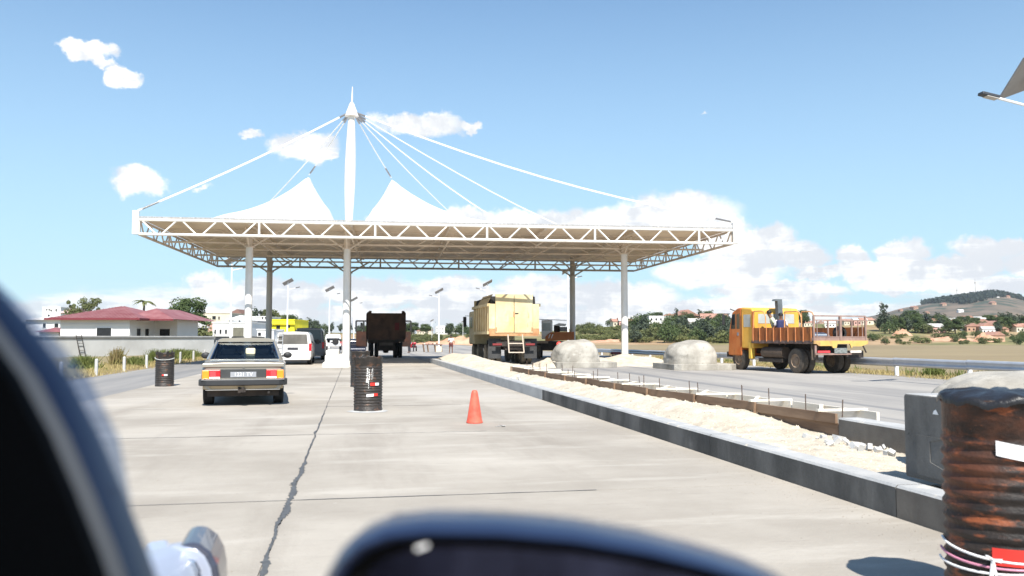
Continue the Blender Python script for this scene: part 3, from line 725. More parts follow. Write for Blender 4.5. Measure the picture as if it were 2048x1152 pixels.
# ------------------------------------------------------------------ wheels and vehicles
WH = {}
def wheel(par, x, y, r, w, rim=rim_brown, tyre=rubber, name='wheel', dual=False):
    key = (r, w, rim.name, tyre.name)
    if key not in WH:
        M = Matrix.Rotation(math.pi/2, 4, 'Y')
        t_ = MB().lathe([(r*.56, -w/2), (r*.8, -w/2), (r*.95, -w*.46), (r, -w*.36), (r, w*.36), (r*.95, w*.46), (r*.8, w/2), (r*.56, w/2)], 28, M).mesh('tyre', tyre, 35)
        h = MB().lathe([(r*.58, -w*.48), (r*.53, -w*.5), (r*.50, -w*.34), (r*.30, -w*.22), (r*.26, -w*.36), (r*.14, -w*.4), (0, -w*.4)], 24, M)
        h.lathe([(r*.58, w*.48), (r*.53, w*.5), (r*.50, w*.34), (r*.30, w*.22), (r*.26, w*.36), (r*.14, w*.4), (0, w*.4)], 24, M)
        for k in range(8):
            a = k*math.pi/4
            for sx in (-1, 1): h.tube((sx*w*.36, r*.2*math.cos(a), r*.2*math.sin(a)), (sx*w*.42, r*.2*math.cos(a), r*.2*math.sin(a)), r*.025, n=5)
        WH[key] = (t_, h.mesh('rim', rim, 35))
    t_, h = WH[key]; o = inst(name, t_, par, (x, y, r)); inst('rim', h, o); return o
def ring(pts, y): return [Vector((x, y, z)) for x, z in pts]+[Vector((-x, y, z)) for x, z in reversed(pts)]
def shell(name, secs, mt, par, smooth=35, bevel=0):
    q = MB(); q.loft([[Vector((x, yy if not isinstance(yy, (list, tuple)) else yy, z)) for x, z in hp]+[Vector((-x, yy, z)) for x, z in reversed(hp)] for yy, hp in secs])
    return q.build(name, mt, par, smooth=smooth, bevel=bevel)
def panel(name, pts, th, mt, par, bevel=0):
    """flat polygon given by 3-D points, thickened along its normal"""
    pts = [Vector(p) for p in pts]; nrm = (pts[1]-pts[0]).cross(pts[2]-pts[0]).normalized(); n = len(pts)
    q = MB().add([p for p in pts]+[p-nrm*th for p in pts], [tuple(range(n)), tuple(range(n, 2*n))[::-1]]+[(i, n+i, n+(i+1) % n, (i+1) % n) for i in range(n)])
    return q.build(name, mt, par, bevel=bevel)
def text(s, par, loc, rot, size, mt, ext=.002, name='lettering'):
    c = bpy.data.curves.new(name, 'FONT'); c.body = s; c.size = size; c.extrude = ext; c.align_x = 'CENTER'; c.align_y = 'CENTER'; c.materials.append(mt)
    o = bpy.data.objects.new(name, c); COL.objects.link(o); bpy.context.view_layer.update()
    me = bpy.data.meshes.new_from_object(o.evaluated_get(bpy.context.evaluated_depsgraph_get())); bpy.data.objects.remove(o)
    if not me.materials: me.materials.append(mt)
    o = bpy.data.objects.new(name, me); COL.objects.link(o); o.parent = par; o.location = loc; o.rotation_euler = rot; return o
glass_tint = glassmat('tinted_glass', (.45, .5, .54), .045)
glass_dark = mat('dark_vehicle_glass', (.018, .022, .028), .08, var=.1, spec=.7)
amber = mat('amber_lens', (.85, .28, .02), .25, coat=.5)
redlens = mat('red_lens', (.55, .012, .02), .25, coat=.5)
redlens2 = mat('bright_red_lens', (.8, .06, .07), .25, coat=.5)
whitelens = mat('clear_lens', (.75, .68, .62), .2, coat=.5)
chrome = mat('chrome', (.75, .75, .75), .15, 1, var=.02)

# --- the beige saloon
sal_paint = mat('champagne_paint', (.37, .335, .275), .35, .5, var=.06, scale=1, coat=.6)
blk_trim = mat('black_bumper', (.030, .031, .033), .55, var=.15)
car = thing('saloon_car', 'beige three-box saloon with amber and red tail lights seen from behind', 'car', R(-2.2, 18.0), A+R_(5.5))
hp = lambda w, zb, zs, zt: [(0, max(zb, .34)), (w*.80, max(zb, .34)), (w*.94, max(zb, .34)+.04), (w*.99, max(zb, .34)+.12), (w, .60), (w*.985, zs-.09), (w*.93, zs-.02), (w*.82, zt), (0, zt+.015)]
hp_old = lambda w, zb, zs, zt: [(0, zb), (w*.80, zb), (w*.94, zb+.06), (w*.99, zb+.2), (w, .60), (w*.985, zs-.09), (w*.93, zs-.02), (w*.82, zt), (0, zt+.015)]
shell('body', [(.04, hp(.77, .33, .80, .79)), (.10, hp(.805, .27, .855, .855)), (.35, hp(.835, .24, .89, .885)), (.9, hp(.85, .22, .93, .915)), (1.6, hp(.86, .2, .94, .92)), (3.0, hp(.86, .2, .93, .92)), (3.6, hp(.85, .2, .88, .90)), (4.2, hp(.82, .22, .80, .82)), (4.5, hp(.74, .28, .72, .74))], sal_paint, car)
MB().prism([(-.80, .80), (-.79, .875), (-.4, .89), (.4, .89), (.79, .875), (.80, .80)], .015, .075).build('boot_lip', sal_paint, car, bevel=.012)
# greenhouse: roof, pillars, glass
zr = 1.37; rb = [(.68, 1.05, .93), (.60, 1.62, 1.31)]
roofq = MB().loft([[Vector((x*s, y, z)) for x, z in ((.60, zr-.06), (.585, zr-.02), (.50, zr+.015), (0, zr+.03))]+[Vector((-x*s, y, z)) for x, z in reversed(((.60, zr-.06), (.585, zr-.02), (.50, zr+.015), (0, zr+.03)))] for y, s in ((1.58, .965), (1.72, 1), (2.4, 1.0), (2.95, .97))])
roofq.build('roof', sal_paint, car, smooth=35)
for s in (-1, 1):
    q = MB(); q.add([(s*.78, .80, .905), (s*.70, .98, .92), (s*.585, 1.60, 1.325), (s*.60, 1.75, 1.33), (s*.735, 1.35, .92), (s*.765, .86, .90)], [(0, 1, 2, 3, 4, 5)])
    q.add([(s*.72, 1.02, .92), (s*.565, 1.62, 1.31), (s*.60, 1.72, 1.32), (s*.77, 1.20, .92)], [(0, 1, 2, 3)])
    o = q.build('rear_pillar', sal_paint, car); md = o.modifiers.new('solid', 'SOLIDIFY'); md.thickness = .03
    MB().bar((s*.745, 2.35, .92), (s*.60, 2.33, 1.33), .06).build('door_pillar', blk_trim, car)
    MB().bar((s*.74, 3.5, .90), (s*.58, 2.9, 1.34), .06).build('front_pillar', sal_paint, car)
    panel('side_window', [(s*.775, 1.22, .925), (s*.752, 3.40, .925), (s*.602, 2.88, 1.31), (s*.605, 1.76, 1.31)], .006, glass_tint, car)
    mo = MB().lathe([(.0, -.05), (.055, -.045), (.075, -.01), (.075, .03), (0, .03)], 16, Matrix.Translation((s*.93, 3.12, .98)) @ Matrix.Rotation(math.pi/2, 4, 'X') @ Matrix.Scale(1.35, 4, (1, 0, 0))).build('wing_mirror', blk_trim, car, smooth=True)
    MB().bar((s*.77, 3.15, .95), (s*.88, 3.13, .96), .04).build('mirror_arm', blk_trim, mo)
panel('rear_window', [(-.69, .995, .935), (.69, .995, .935), (.565, 1.60, 1.30), (-.565, 1.60, 1.30)], .006, glass_tint, car)
for a_, b2 in (((-.70, .985, .93), (.70, .985, .93)), ((-.57, 1.605, 1.315), (.57, 1.605, 1.315)), ((-.70, .985, .93), (-.575, 1.6, 1.31)), ((.70, .985, .93), (.575, 1.6, 1.31))):
    MB().bar(a_, b2, .022).build('window_trim', chrome, car)
panel('windscreen', [(-.70, 3.52, .91), (.70, 3.52, .91), (.55, 2.95, 1.33), (-.55, 2.95, 1.33)], .006, glass_tint, car)
MB().box(-.66, .66, 1.05, 1.5, .90, .93).build('parcel_shelf', blk_trim, car)
seat_m = mat('seat_fabric', (.10, .095, .09), .9)
for s in (-.36, .36):
    MB().box(s-.27, s+.27, 1.55, 1.68, .5, 1.02).build('rear_seat', seat_m, car, bevel=.05)
    MB().box(s-.25, s+.25, 2.45, 2.58, .5, 1.05).build('front_seat', seat_m, car, bevel=.05)
    MB().box(s-.14, s+.14, 1.56, 1.66, 1.0, 1.15).build('headrest', seat_m, car, bevel=.04)
    MB().box(s-.14, s+.14, 2.46, 2.56, 1.06, 1.24).build('headrest', seat_m, car, bevel=.04)
MB().path([Vector((-.36+.19*math.cos(R_(a)), 3.0, 1.0+.13*math.sin(R_(a)))) for a in range(0, 361, 30)], .015, 5).build('steering_wheel', mat('pale_wheel', (.5, .42, .33), .6), car)
# rear face
MB().box(-.44, .44, .008, .05, .585, .765).build('number_plate_recess', mat('rear_panel_grey', (.045, .047, .047), .5, var=.2), car, bevel=.01)
for s in (-1, 1):
    lo = MB().box(min(s*.445, s*.775), max(s*.445, s*.775), .0, .05, .565, .745).build('tail_light', redlens, car, bevel=.012)
    MB().box(min(s*.655, s*.79), max(s*.655, s*.79), -.014, .06, .568, .742).build('indicator_lens', amber, lo, bevel=.012)
    MB().box(min(s*.53, s*.64), max(s*.53, s*.64), -.006, .04, .62, .715).build('brake_lens', redlens2, lo)
    MB().box(min(s*.45, s*.65), max(s*.45, s*.65), -.007, .04, .57, .61).build('reversing_lens', whitelens, lo)
MB().box(-.80, .80, -.055, .12, .545, .56).build('bumper_strip', chrome, car)
bu = MB(); bu.loft([[Vector((-.845, .5, z)) for z in ()]] if 0 else [[Vector((x, y, .43)), Vector((x, y-.02, .45)), Vector((x, y-.02, .53)), Vector((x, y, .545)), Vector((x*.96, y+.1, .545)), Vector((x*.96, y+.1, .43))] for x, y in ((-.87, .55), (-.865, .18), (-.82, .02), (-.7, -.06), (0, -.085), (.7, -.06), (.82, .02), (.865, .18), (.87, .55))])
bu.build('rear_bumper', blk_trim, car, smooth=30)
MB().loft([[Vector((x, y, .345 + .02*abs(x))), Vector((x, y-.02, .43)), Vector((x*.97, y+.08, .43)), Vector((x*.97, y+.08, .35))] for x, y in ((-.78, .10), (-.6, .03), (0, .01), (.6, .03), (.78, .10))]).build('rear_valance', mat('tan_paint', (.42, .33, .21), .45, .2, var=.08, coat=.3), car)
MB().box(-.72, .72, .005, .03, .338, .352).build('valance_strip', chrome, car)
pl = MB().box(-.25, .25, -.004, .02, .60, .705).build('number_plate', mat('plate_grey', (.28, .29, .31), .5), car)
text('1221 TV', pl, (0, -.006, .652), (math.pi/2, 0, 0), .105, tape_white)
MB().lathe([(0, -.012), (.02, -.012), (.026, 0)], 12, Matrix.Translation((0, .012, .815)) @ Matrix.Rotation(math.pi/2, 4, 'X')).build('boot_badge', chrome, car)
hb = MB().box(-.05, .05, -.12, .3, .30, .36).build('tow_hitch', chassis, car); MB().tube((0, -.11, .30), (0, -.11, .40), .028).build('tow_ball', chassis, hb); MB().box(-.1, -.05, -.02, .02, .28, .40).build('socket', chassis, hb)
MB().tube((.50, -.03, .285), (.50, .4, .285), .025).build('exhaust', chassis, car)
MB().box(-.7, .7, .25, 4.2, .20, .33).build('underbody', chassis, car)
for x in (-.70, .70):
    wheel(car, x, .80, .32, .21, galv, rubber); wheel(car, x, 3.6, .32, .21, galv, rubber)
jc = thing('jerrycan', 'cream plastic jerrycan behind the rear window of the beige saloon', 'jerrycan', R(-2.21, 19.25, .93), A)
MB().box(-.10, .10, -.06, .06, 0, .24).build('body', mat('cream_plastic', (.72, .63, .40), .5, var=.05), jc, bevel=.03)
MB().tube((0, 0, .24), (0, 0, .28), .035).build('cap', black_plastic, jc); MB().bar((-.06, 0, .28), (.06, 0, .28), .02).build('handle', black_plastic, jc)

# --- vans and cars further on
def van(label, u, v, paint, w=.93, h=1.85, L=4.7, name='van', ladder=False, round_=.12, gl=glass_dark, cat='van', spare=False, sill=.28):
    o = thing(name, label, cat, R(u, v), A)
    def sec(k, hh, base=sill): return [(0, base), (w*.92*k, base), (w*k, base+.15), (w*k, .95), (w*.97*k, 1.15), (w*.87*k, hh-round_), (w*.76*k, hh-.03), (0, hh)]
    shell('body', [(.0, sec(.97, h-.06)), (.06, sec(1, h-.02)), (L*.5, sec(1, h)), (L*.72, sec(1, h-.04)), (L*.86, sec(.99, h*.62)), (L*.98, sec(.93, h*.50))], paint, o, smooth=40)
    z1 = h-.16
    rw = MB().add([(-w*.80, -.012, 1.08), (w*.80, -.012, 1.08), (w*.74, .015, z1), (-w*.74, .015, z1)], [(0, 1, 2, 3)]).build('rear_window', gl, o); md = rw.modifiers.new('s', 'SOLIDIFY'); md.thickness = .02; md.offset = -1
    for s in (-1, 1):
        panel('side_window', [(s*(w*.985+.004), .35, 1.12), (s*(w*.985+.004), L*.66, 1.12), (s*(w*.885+.006), L*.64, z1-.02), (s*(w*.885+.006), .40, z1-.02)], .01, gl, o)
        lt = MB().box(min(s*w*.86, s*(w+.004)), max(s*w*.86, s*(w+.004)), -.02, .12, .72, 1.12).build('tail_light', redlens, o, bevel=.02)
        mi = MB().box(s*(w+.16)-.09, s*(w+.16)+.09, L*.70, L*.70+.08, 1.05, 1.28).build('wing_mirror', blk_trim, o, bevel=.03)
        for yy in (L*.17, L*.80): wheel(o, s*(w-.12), yy, .33, .21, galv, rubber)
    MB().box(-w*.96, w*.96, -.09, .1, sill-.02, sill+.22).build('rear_bumper', paint, o, bevel=.05)
    MB().box(-.26, .26, -.03, 0, .78, .90).build('number_plate', mat('plate_dark', (.04, .04, .05), .5), o)
    if ladder:
        ld = MB().bar((-w*.88, -.1, .6), (-w*.84, -.06, h+.02), .035).build('ladder', galv, o)
        MB().bar((-w*.55, -.1, .6), (-w*.52, -.06, h+.02), .035).build('ladder_rail', galv, ld)
        for k in range(5): MB().bar((-w*.88, -.1, .72+k*.26), (-w*.53, -.1, .72+k*.26), .03).build('rung', galv, ld)
    if spare:
        M = Matrix.Translation((.28, -.12, .95)) @ Matrix.Rotation(math.pi/2, 4, 'X')
        MB().lathe([(.0, -.1), (.30, -.1), (.34, -.05), (.34, .05), (.3, .1), (0, .1)], 20, M).build('spare_wheel', rubber, o, smooth=35)
    return o
paintW = mat('white_paint', (.74, .73, .71), .35, var=.04, coat=.5)
paintG = mat('grey_van_paint', (.17, .175, .19), .4, .3, var=.06, coat=.4)
paintB = mat('navy_paint', (.018, .024, .045), .3, .2, coat=.6)
van('white minivan with a ladder on its rear door just ahead of the beige saloon', -3.05, 44.4, paintW, .92, 1.72, 4.7, ladder=True, name='minivan', gl=mat('brownish_glass', (.13, .12, .105), .15, var=.4, scale=1.2))
van('tall dark grey van beside and beyond the white minivan', -2.75, 53.8, paintG, .93, 2.02, 5.2, name='van', round_=.25)
van('white off-road wagon with a spare wheel far beyond the grey van', -2.3, 96, paintW, .9, 1.80, 4.2, name='offroad_wagon', cat='car', spare=True, sill=.45)
van('dark navy car behind the middle canopy column', .0, 71, paintB, .98, 1.30, 4.2, name='parked_car', cat='car')

# --- heavy lorries
def lorry_wheels(o, rear, front, x=.95, r=.5, rim=rim_brown, tyre=rubber_dusty):
    for s in (-1, 1):
        for y in rear:
            wheel(o, s*(x+.02), y, r, .27, rim, tyre); wheel(o, s*(x-.31), y, r, .27, rim, tyre)
        for y in front: wheel(o, s*(x+.02), y, r, .28, rim, tyre)
tip_paint = layered('faded_yellow_paint', (.55, .425, .225), (.68, .57, .35), .8, (1, 1, 1), [
    ((.74, .66, .45), 1.4, (1, 1, .6), .52, .68, .7), ((.36, .21, .10), 3., (1.4, 1, .45), .60, .72, .7), ((.25, .11, .05), 9., (1, 1, .4), .66, .72, .8)], rough=.6, bump=.3, bscale=5)
tip_rust = mat('rusty_edges', (.36, .16, .07), .8, scale=3, col2=(.55, .34, .17))
ty = thing('tipper_truck', 'faded yellow tipper truck with closed rear doors parked under the canopy', 'truck', R(8.06, 42.9), A)
bz0, bz1, bz2, bw = 1.62, 3.12, 3.62, 1.27
for s in (-1, 1):
    sp_ = MB().box(min(s*bw, s*(bw-.05)), max(s*bw, s*(bw-.05)), .1, 5.9, bz0, bz1).build('side_wall', mat('grimy_shaded_yellow', (.34, .20, .09), .8, scale=2, col2=(.55, .40, .20), detail=9), ty)  # grime plus the shade between ribs painted into a darker wall colour
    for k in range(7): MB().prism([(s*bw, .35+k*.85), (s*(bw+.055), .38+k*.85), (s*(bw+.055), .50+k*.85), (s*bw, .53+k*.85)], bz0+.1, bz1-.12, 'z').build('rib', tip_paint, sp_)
    MB().box(min(s*(bw-.04), s*(bw+.11)), max(s*(bw-.04), s*(bw+.14)), .08, 5.95, bz1-.12, bz1+.03).build('top_rail', tip_paint, sp_)
    MB().box(min(s*(bw-.04), s*(bw+.11)), max(s*(bw-.04), s*(bw+.11)), .08, 5.95, bz0-.05, bz0+.1).build('bottom_rail', tip_paint, sp_)
    # tarpaulin flap from rail to ridge
    panel('upper_flap', [(s*(bw+.01), .75, bz1+.03), (s*(bw+.01), 4.3, bz1+.03), (s*(bw-.22), 3.6, bz2), (s*(bw-.22), .3, bz2)], .03, mat('tan_flap', (.50, .40, .24), .8, var=.1), ty)
    MB().box(min(s*.985, s*(bw+.04)), max(s*.985, s*(bw+.04)), -.02, .09, bz0-.02, bz1).build('rear_post', tip_paint, ty, bevel=.01)
    rr_ = MB().box(min(s*.99, s*(bw+.045)), max(s*.99, s*(bw+.045)), -.028, .0, bz0-.03, bz0+.24).build('corner_patch', tip_rust, ty)
for s in (-1, 1):
    dd = MB().box(min(s*.012, s*.975), max(s*.012, s*.975), -.03, .05, bz0+.02, bz2).build('tail_door', tip_paint, ty, bevel=.012)
    MB().box(s*.93-.03, s*.93+.03, -.05, 0, bz0+.1, bz0+.3).build('hinge', tip_rust, dd)
MB().box(.04, .22, -.06, -.02, 2.62, 2.66).build('door_handle', chassis, ty); MB().box(-.05, .03, -.05, -.02, 2.45, 2.72).build('latch', tip_rust, ty)
MB().box(-.25, -.02, -.034, -.028, 1.75, 2.45).build('paint_patch', mat('fresh_yellow', (.78, .68, .18), .6, scale=4, col2=(.72, .56, .25)), ty)
MB().box(-bw, bw, -.03, .12, bz0-.14, bz0+.0).build('rear_sill', tip_rust, ty)
MB().box(-bw+.03, bw-.03, 5.9, 6.0, bz0, bz2-.1).build('headboard', tip_paint, ty)
MB().box(-bw, bw, .1, 5.9, bz0-.02, bz0+.04).build('bed_floor', chassis, ty)
MB().prism([(.15, 3.1), (5.8, 3.1), (5.6, bz2-.12), (.3, bz2-.1)], -bw+.12, bw-.12, 'x').build('dark_load_filler', mat('dark_bed_interior', (.02, .018, .016), .9), ty)  # near-black block added so the flap gaps look like a dark interior
MB().box(-.45, .45, .2, 8.2, .75, 1.25).build('chassis_frame', chassis, ty)
for s in (-1, 1):
    MB().box(s*.95-.33, s*.95+.33, .42, .45, .32, 1.35).build('mud_flap', mat('mud_flap_rubber', (.05, .05, .05), .8, var=.4), ty)
    MB().box(s*.86-.24, s*.86+.24, .05, .10, 1.0, 1.10).build('tail_light', mat('dusty_red_lens', (.22, .03, .03), .6), ty)
MB().box(-.9, .9, .1, .2, .95, 1.18).build('rear_beam', chassis, ty)
ls = mat('pale_frame', (.62, .52, .42), .6, var=.1)
lad = MB().bar((-.33, -.08, 1.55), (-.28, -.12, .62), .05).build('rear_ladder', ls, ty)
MB().bar((.42, -.08, 1.55), (.50, -.12, .62), .05).build('ladder_rail', ls, lad); MB().bar((-.28, -.12, .64), (.50, -.12, .64), .05).build('rung', ls, lad); MB().bar((-.31, -.1, 1.1), (.46, -.1, 1.1), .045).build('rung', ls, lad)
cab = MB().box(-1.22, 1.22, 6.2, 8.3, 1.0, 2.95).build('cab', tip_paint, ty, bevel=.08)
for s in (-1, 1):
    MB().box(min(s*1.2, s*1.235), max(s*1.2, s*1.235), 6.9, 7.8, 1.95, 2.6).build('side_window', glass_dark, ty)
    mi = MB().box(s*1.5-.1, s*1.5+.1, 8.1, 8.2, 2.05, 2.65).build('wing_mirror', blk_trim, ty, bevel=.03)
    MB().bar((s*1.22, 8.15, 2.7), (s*1.5, 8.15, 2.7), .03).build('mirror_arm', blk_trim, mi)
    MB().prism([(1.9+.9, .4), (1.9+.95, 1.2), (1.9+.6, 1.35), (.7, 1.35), (.55, .9)], s*1.0-.3, s*1.0+.3, 'x').build('mudguard', mat('dusty_guard', (.20, .17, .14), .8), ty) if 0 else None
lorry_wheels(ty, (1.25, 2.65), (5.3, 7.3), .97, .52, mat('cream_rim', (.45, .38, .28), .7, var=.2), mat('cream_dust_tyre', (.09, .078, .062), .9, scale=6, col2=(.22, .18, .13)))

br = layered('brown_rust_paint', (.065, .042, .032), (.125, .072, .048), 1.3, (1, 1, 1), [((.05, .03, .025), 2., (1, 1, .5), .52, .68, .7), ((.22, .13, .085), 4., (1, 1, 2), .60, .74, .6)], rough=.8)
bt = thing('tipper_truck', 'dark rusty brown tipper truck with both cab doors open in the canopy shade', 'truck', R(2.15, 58.2), A)
MB().box(-1.2, 1.2, 0, .07, 1.25, 3.05).build('tailgate', br, bt, bevel=.02)
for s in (-1, 1):
    sw = MB().box(min(s*1.16, s*1.24), max(s*1.16, s*1.24), .0, 4.6, 1.25, 3.15).build('side_wall', br, bt)
    for k in range(5): MB().box(min(s*1.24, s*1.31), max(s*1.24, s*1.31), .3+k*.95, .42+k*.95, 1.3, 3.1).build('rib', br, sw)
    MB().box(s*1.1-.09, s*1.1+.09, -.1, .05, 3.0, 3.2).build('hinge', br, bt)
    # open cab door: frame, panel and mirror
    x0, x1 = (1.2, 2.0) if s > 0 else (-2.02, -1.2)
    dr = MB().box(x0, x1, 5.6, 5.66, .72, 1.85).build('cab_door', mat('door_brown', (.018, .012, .010), .7, scale=2, col2=(.07, .025, .014)), bt)
    for (a_, b2) in (((x0, 5.63, 1.85), (x0, 5.63, 2.62)), ((x1, 5.63, 1.85), (x1, 5.63, 2.62)), ((x0, 5.63, 2.62), (x1, 5.63, 2.62)), ((x0+(x1-x0)*(.68 if s < 0 else .32), 5.63, 1.85), (x0+(x1-x0)*(.68 if s < 0 else .32), 5.63, 2.62))): MB().bar(a_, b2, .115).build('window_frame', blk_trim, dr)
    MB().box((x0+x1)/2-.09, (x0+x1)/2+.07, 5.75, 5.80, 2.05, 2.5).build('wing_mirror', blk_trim, dr, bevel=.03)
MB().bar((-1.2, -.02, 2.62), (1.2, -.02, 2.66), .05).build('gate_rail', br, bt)
MB().box(-1.2, 1.2, .0, .1, 1.1, 1.25).build('rear_sill', chassis, bt)
MB().box(-.42, .42, .1, 6.2, .7, 1.1).build('chassis_frame', chassis, bt)
MB().box(-.45, .45, -.05, .02, .86, 1.06).build('number_plate', mat('dusty_plate', (.10, .085, .07), .8, var=.3, scale=6), bt)
MB().box(.55, .85, -.03, .0, 1.9, 2.4).build('side_box', mat('dull_red', (.13, .02, .02), .7), bt)
MB().lathe([(0, -.02), (.07, -.02), (.07, 0)], 10, Matrix.Translation((0, -.01, 2.35)) @ Matrix.Rotation(math.pi/2, 4, 'X')).build('gate_badge', mat('grey_badge', (.3, .25, .2), .7), bt)
MB().box(-1.15, 1.15, 5.0, 6.9, .95, 2.85).build('cab', br, bt, bevel=.08)
MB().box(-1.15, 1.15, .1, 4.6, 1.2, 1.3).build('bed_floor', chassis, bt)
MB().tube((1.3, 4.9, .9), (1.3, 4.9, 3.1), .07).build('exhaust_stack', chassis, bt)
lorry_wheels(bt, (1.1,), (5.9,), .95, .52, chassis, rubber)
MB().box(-.62, .62, .25, .8, .5, 1.1).build('axle_housing', chassis, bt)
MB().lathe([(0, -.22), (.16, -.2), (.22, 0), (.16, .2), (0, .22)], 12, Matrix.Translation((0, 1.1, .55))).build('differential', chassis, bt)

# --- orange flatbed lorry on the right carriageway
AO = R_(18.5)
og = layered('orange_paint', (.50, .13, .03), (.58, .20, .06), 1.5, (1, 1, 1), [((.33, .12, .05), 2., (1, 1, .4), .54, .70, .7), ((.66, .33, .16), 4., (1, 1, .5), .60, .72, .5)], rough=.6, bump=.15, bscale=6)
yl = layered('yellow_cab_paint', (.70, .42, .06), (.76, .50, .10), 1.2, (1, 1, 1), [((.48, .28, .08), 2., (1, 1, .4), .55, .72, .6), ((.36, .20, .08), 8., (1, 1, .5), .62, .72, .6)], rough=.5, bump=.15, bscale=6)
bed_m = layered('rusty_orange_boards', (.25, .075, .025), (.42, .15, .045), 2., (1, 1, .3), [((.14, .06, .035), 2.4, (1, 1, .4), .52, .66, .8), ((.55, .27, .12), 6., (1, 1, .4), .62, .72, .5)], rough=.8)
rib_m = mat('worn_orange_rib', (.50, .20, .08), .7, var=.2, scale=5)
rear_m = mat('pink_rust_frame', (.22, .135, .11), .8, scale=4, col2=(.36, .25, .21), detail=8)
floor_m = mat('brown_bed_frame', (.15, .10, .085), .85, var=.3, scale=4)
rt = Vector((math.cos(AO), math.sin(AO), 0)); rc = G(1625, 747, 0); rc = Vector(((1625-CX)/F*32.2, 32.2, 0))+rt*1.22
ot = thing('flatbed_truck', 'orange and yellow flatbed lorry driving on the right-hand carriageway', 'truck', rc, AO)
MB().box(-1.22, 1.22, 0, 4.0, 1.16, 1.28).build('bed_frame', floor_m, ot)
for s in (-1, 1):
    sw = MB(); z1 = 1.80
    sw.box(min(s*1.17, s*1.22), max(s*1.17, s*1.22), .06, 3.9, 1.28, z1).build('side_board', bed_m, ot)
    sb = ot.children[-1]
    for k in range(9): MB().box(min(s*1.2, s*1.25), max(s*1.2, s*1.25), .08+k*.47, .11+k*.47, 1.24, z1).build('stake', rib_m if s < 0 else rear_m, sb)
# raised front hoops and rear hoop
for s in (-1, 1):
    for (y0, y1, h) in (((3.0, 3.85, 2.5), (.7, 1.75, 2.42)) if s < 0 else ((3.0, 3.85, 2.5),)):
        pts = [Vector((s*1.2, y0, 1.8)), Vector((s*1.2, y0, h-.25)), Vector((s*1.2, y0+.12, h-.05)), Vector((s*1.2, y0+.3, h)), Vector((s*1.2, y1-.03, h)), Vector((s*1.2, y1, 1.8))]
        MB().path(pts, .024, 8).build('hoop', mat('tan_orange_tube', (.62, .30, .12), .6), ot, smooth=40)
MB().bar((-1.2, 3.9, 1.28), (-1.2, 3.9, 2.5), .06).build('hoop', og, ot)
# slatted tail frame
tf = MB().bar((-1.2, -.02, 2.22), (1.2, -.02, 2.22), .05).build('tail_frame', rear_m, ot)
for x in (-1.2, 0.02, 1.2): MB().bar((x, -.02, 1.28), (x, -.02, 2.22), .09 if x == .02 else .06).build('frame_post', rear_m, tf)
for x in (-1.05, -.55, -.15, .55, .85, 1.05): MB().bar((x, -.02, 1.42), (x, -.02, 2.05), .028 if x not in (-.55, .55) else .05).build('frame_slat', rear_m, tf)
for z in (1.42, 2.06): MB().bar((-1.2, -.02, z), (1.2, -.02, z), .04).build('frame_rail', rear_m, tf)
MB().box(-1.24, 1.24, -.03, .06, 1.28, 1.40).build('tail_sill', rear_m, ot)
MB().prism([(-1.22, 1.28), (1.28, 1.28), (1.28, 1.16), (.95, 1.06), (.55, 1.06), (.5, .98), (.42, 1.16), (-.15, 1.16), (-.2, 1.0), (-.35, 1.0), (-.42, 1.08), (-1.0, 1.08), (-1.1, 1.16), (-1.22, 1.16)], -.06, -.01).build('rear_apron', layered('dusty_yellow_steel', (.55, .36, .10), (.62, .42, .13), 2., (1, 1, 1), [((.36, .20, .11), 3., (1, 1, .6), .50, .68, .8)], rough=.7), ot)
MB().box(-1.15, .5, -.05, .0, .74, .80).build('under_run_bar', rear_m, ot); MB().box(-1.17, -1.10, -.04, .0, .8, 1.1).build('bar_post', rear_m, ot)
MB().box(-.30, .28, -.07, -.04, .80, 1.0).build('number_plate', mat('dirty_plate', (.30, .31, .30), .6, scale=14, col2=(.10, .12, .11)), ot)
MB().box(-1.05, -.5, -.06, -.01, .82, .90).build('tail_light', redlens2, ot); MB().box(.45, .95, -.06, -.01, .82, .90).build('tail_light', whitelens, ot)
MB().bar((1.05, -.03, 1.1), (1.2, -.03, .82), .04).build('hook', chassis, ot)
MB().box(-.42, .42, .1, 5.6, .72, 1.14).build('chassis_frame', chassis, ot)
MB().box(-1.2, -.9, .12, .16, .55, 1.14).build('mud_flap', mat('brown_flap', (.10, .075, .055), .85), ot); MB().box(.4, 1.2, .12, .16, .62, .9).build('mud_flap', chassis, ot)
MB().tube((-.95, 2.0, .78), (-.95, 3.4, .78), .24, n=16).build('fuel_tank', mat('brown_tank', (.10, .07, .05), .7, var=.3), ot, smooth=40)
MB().box(-1.15, -.8, 2.0, 3.6, .4, .55).build('side_guard', chassis, ot)
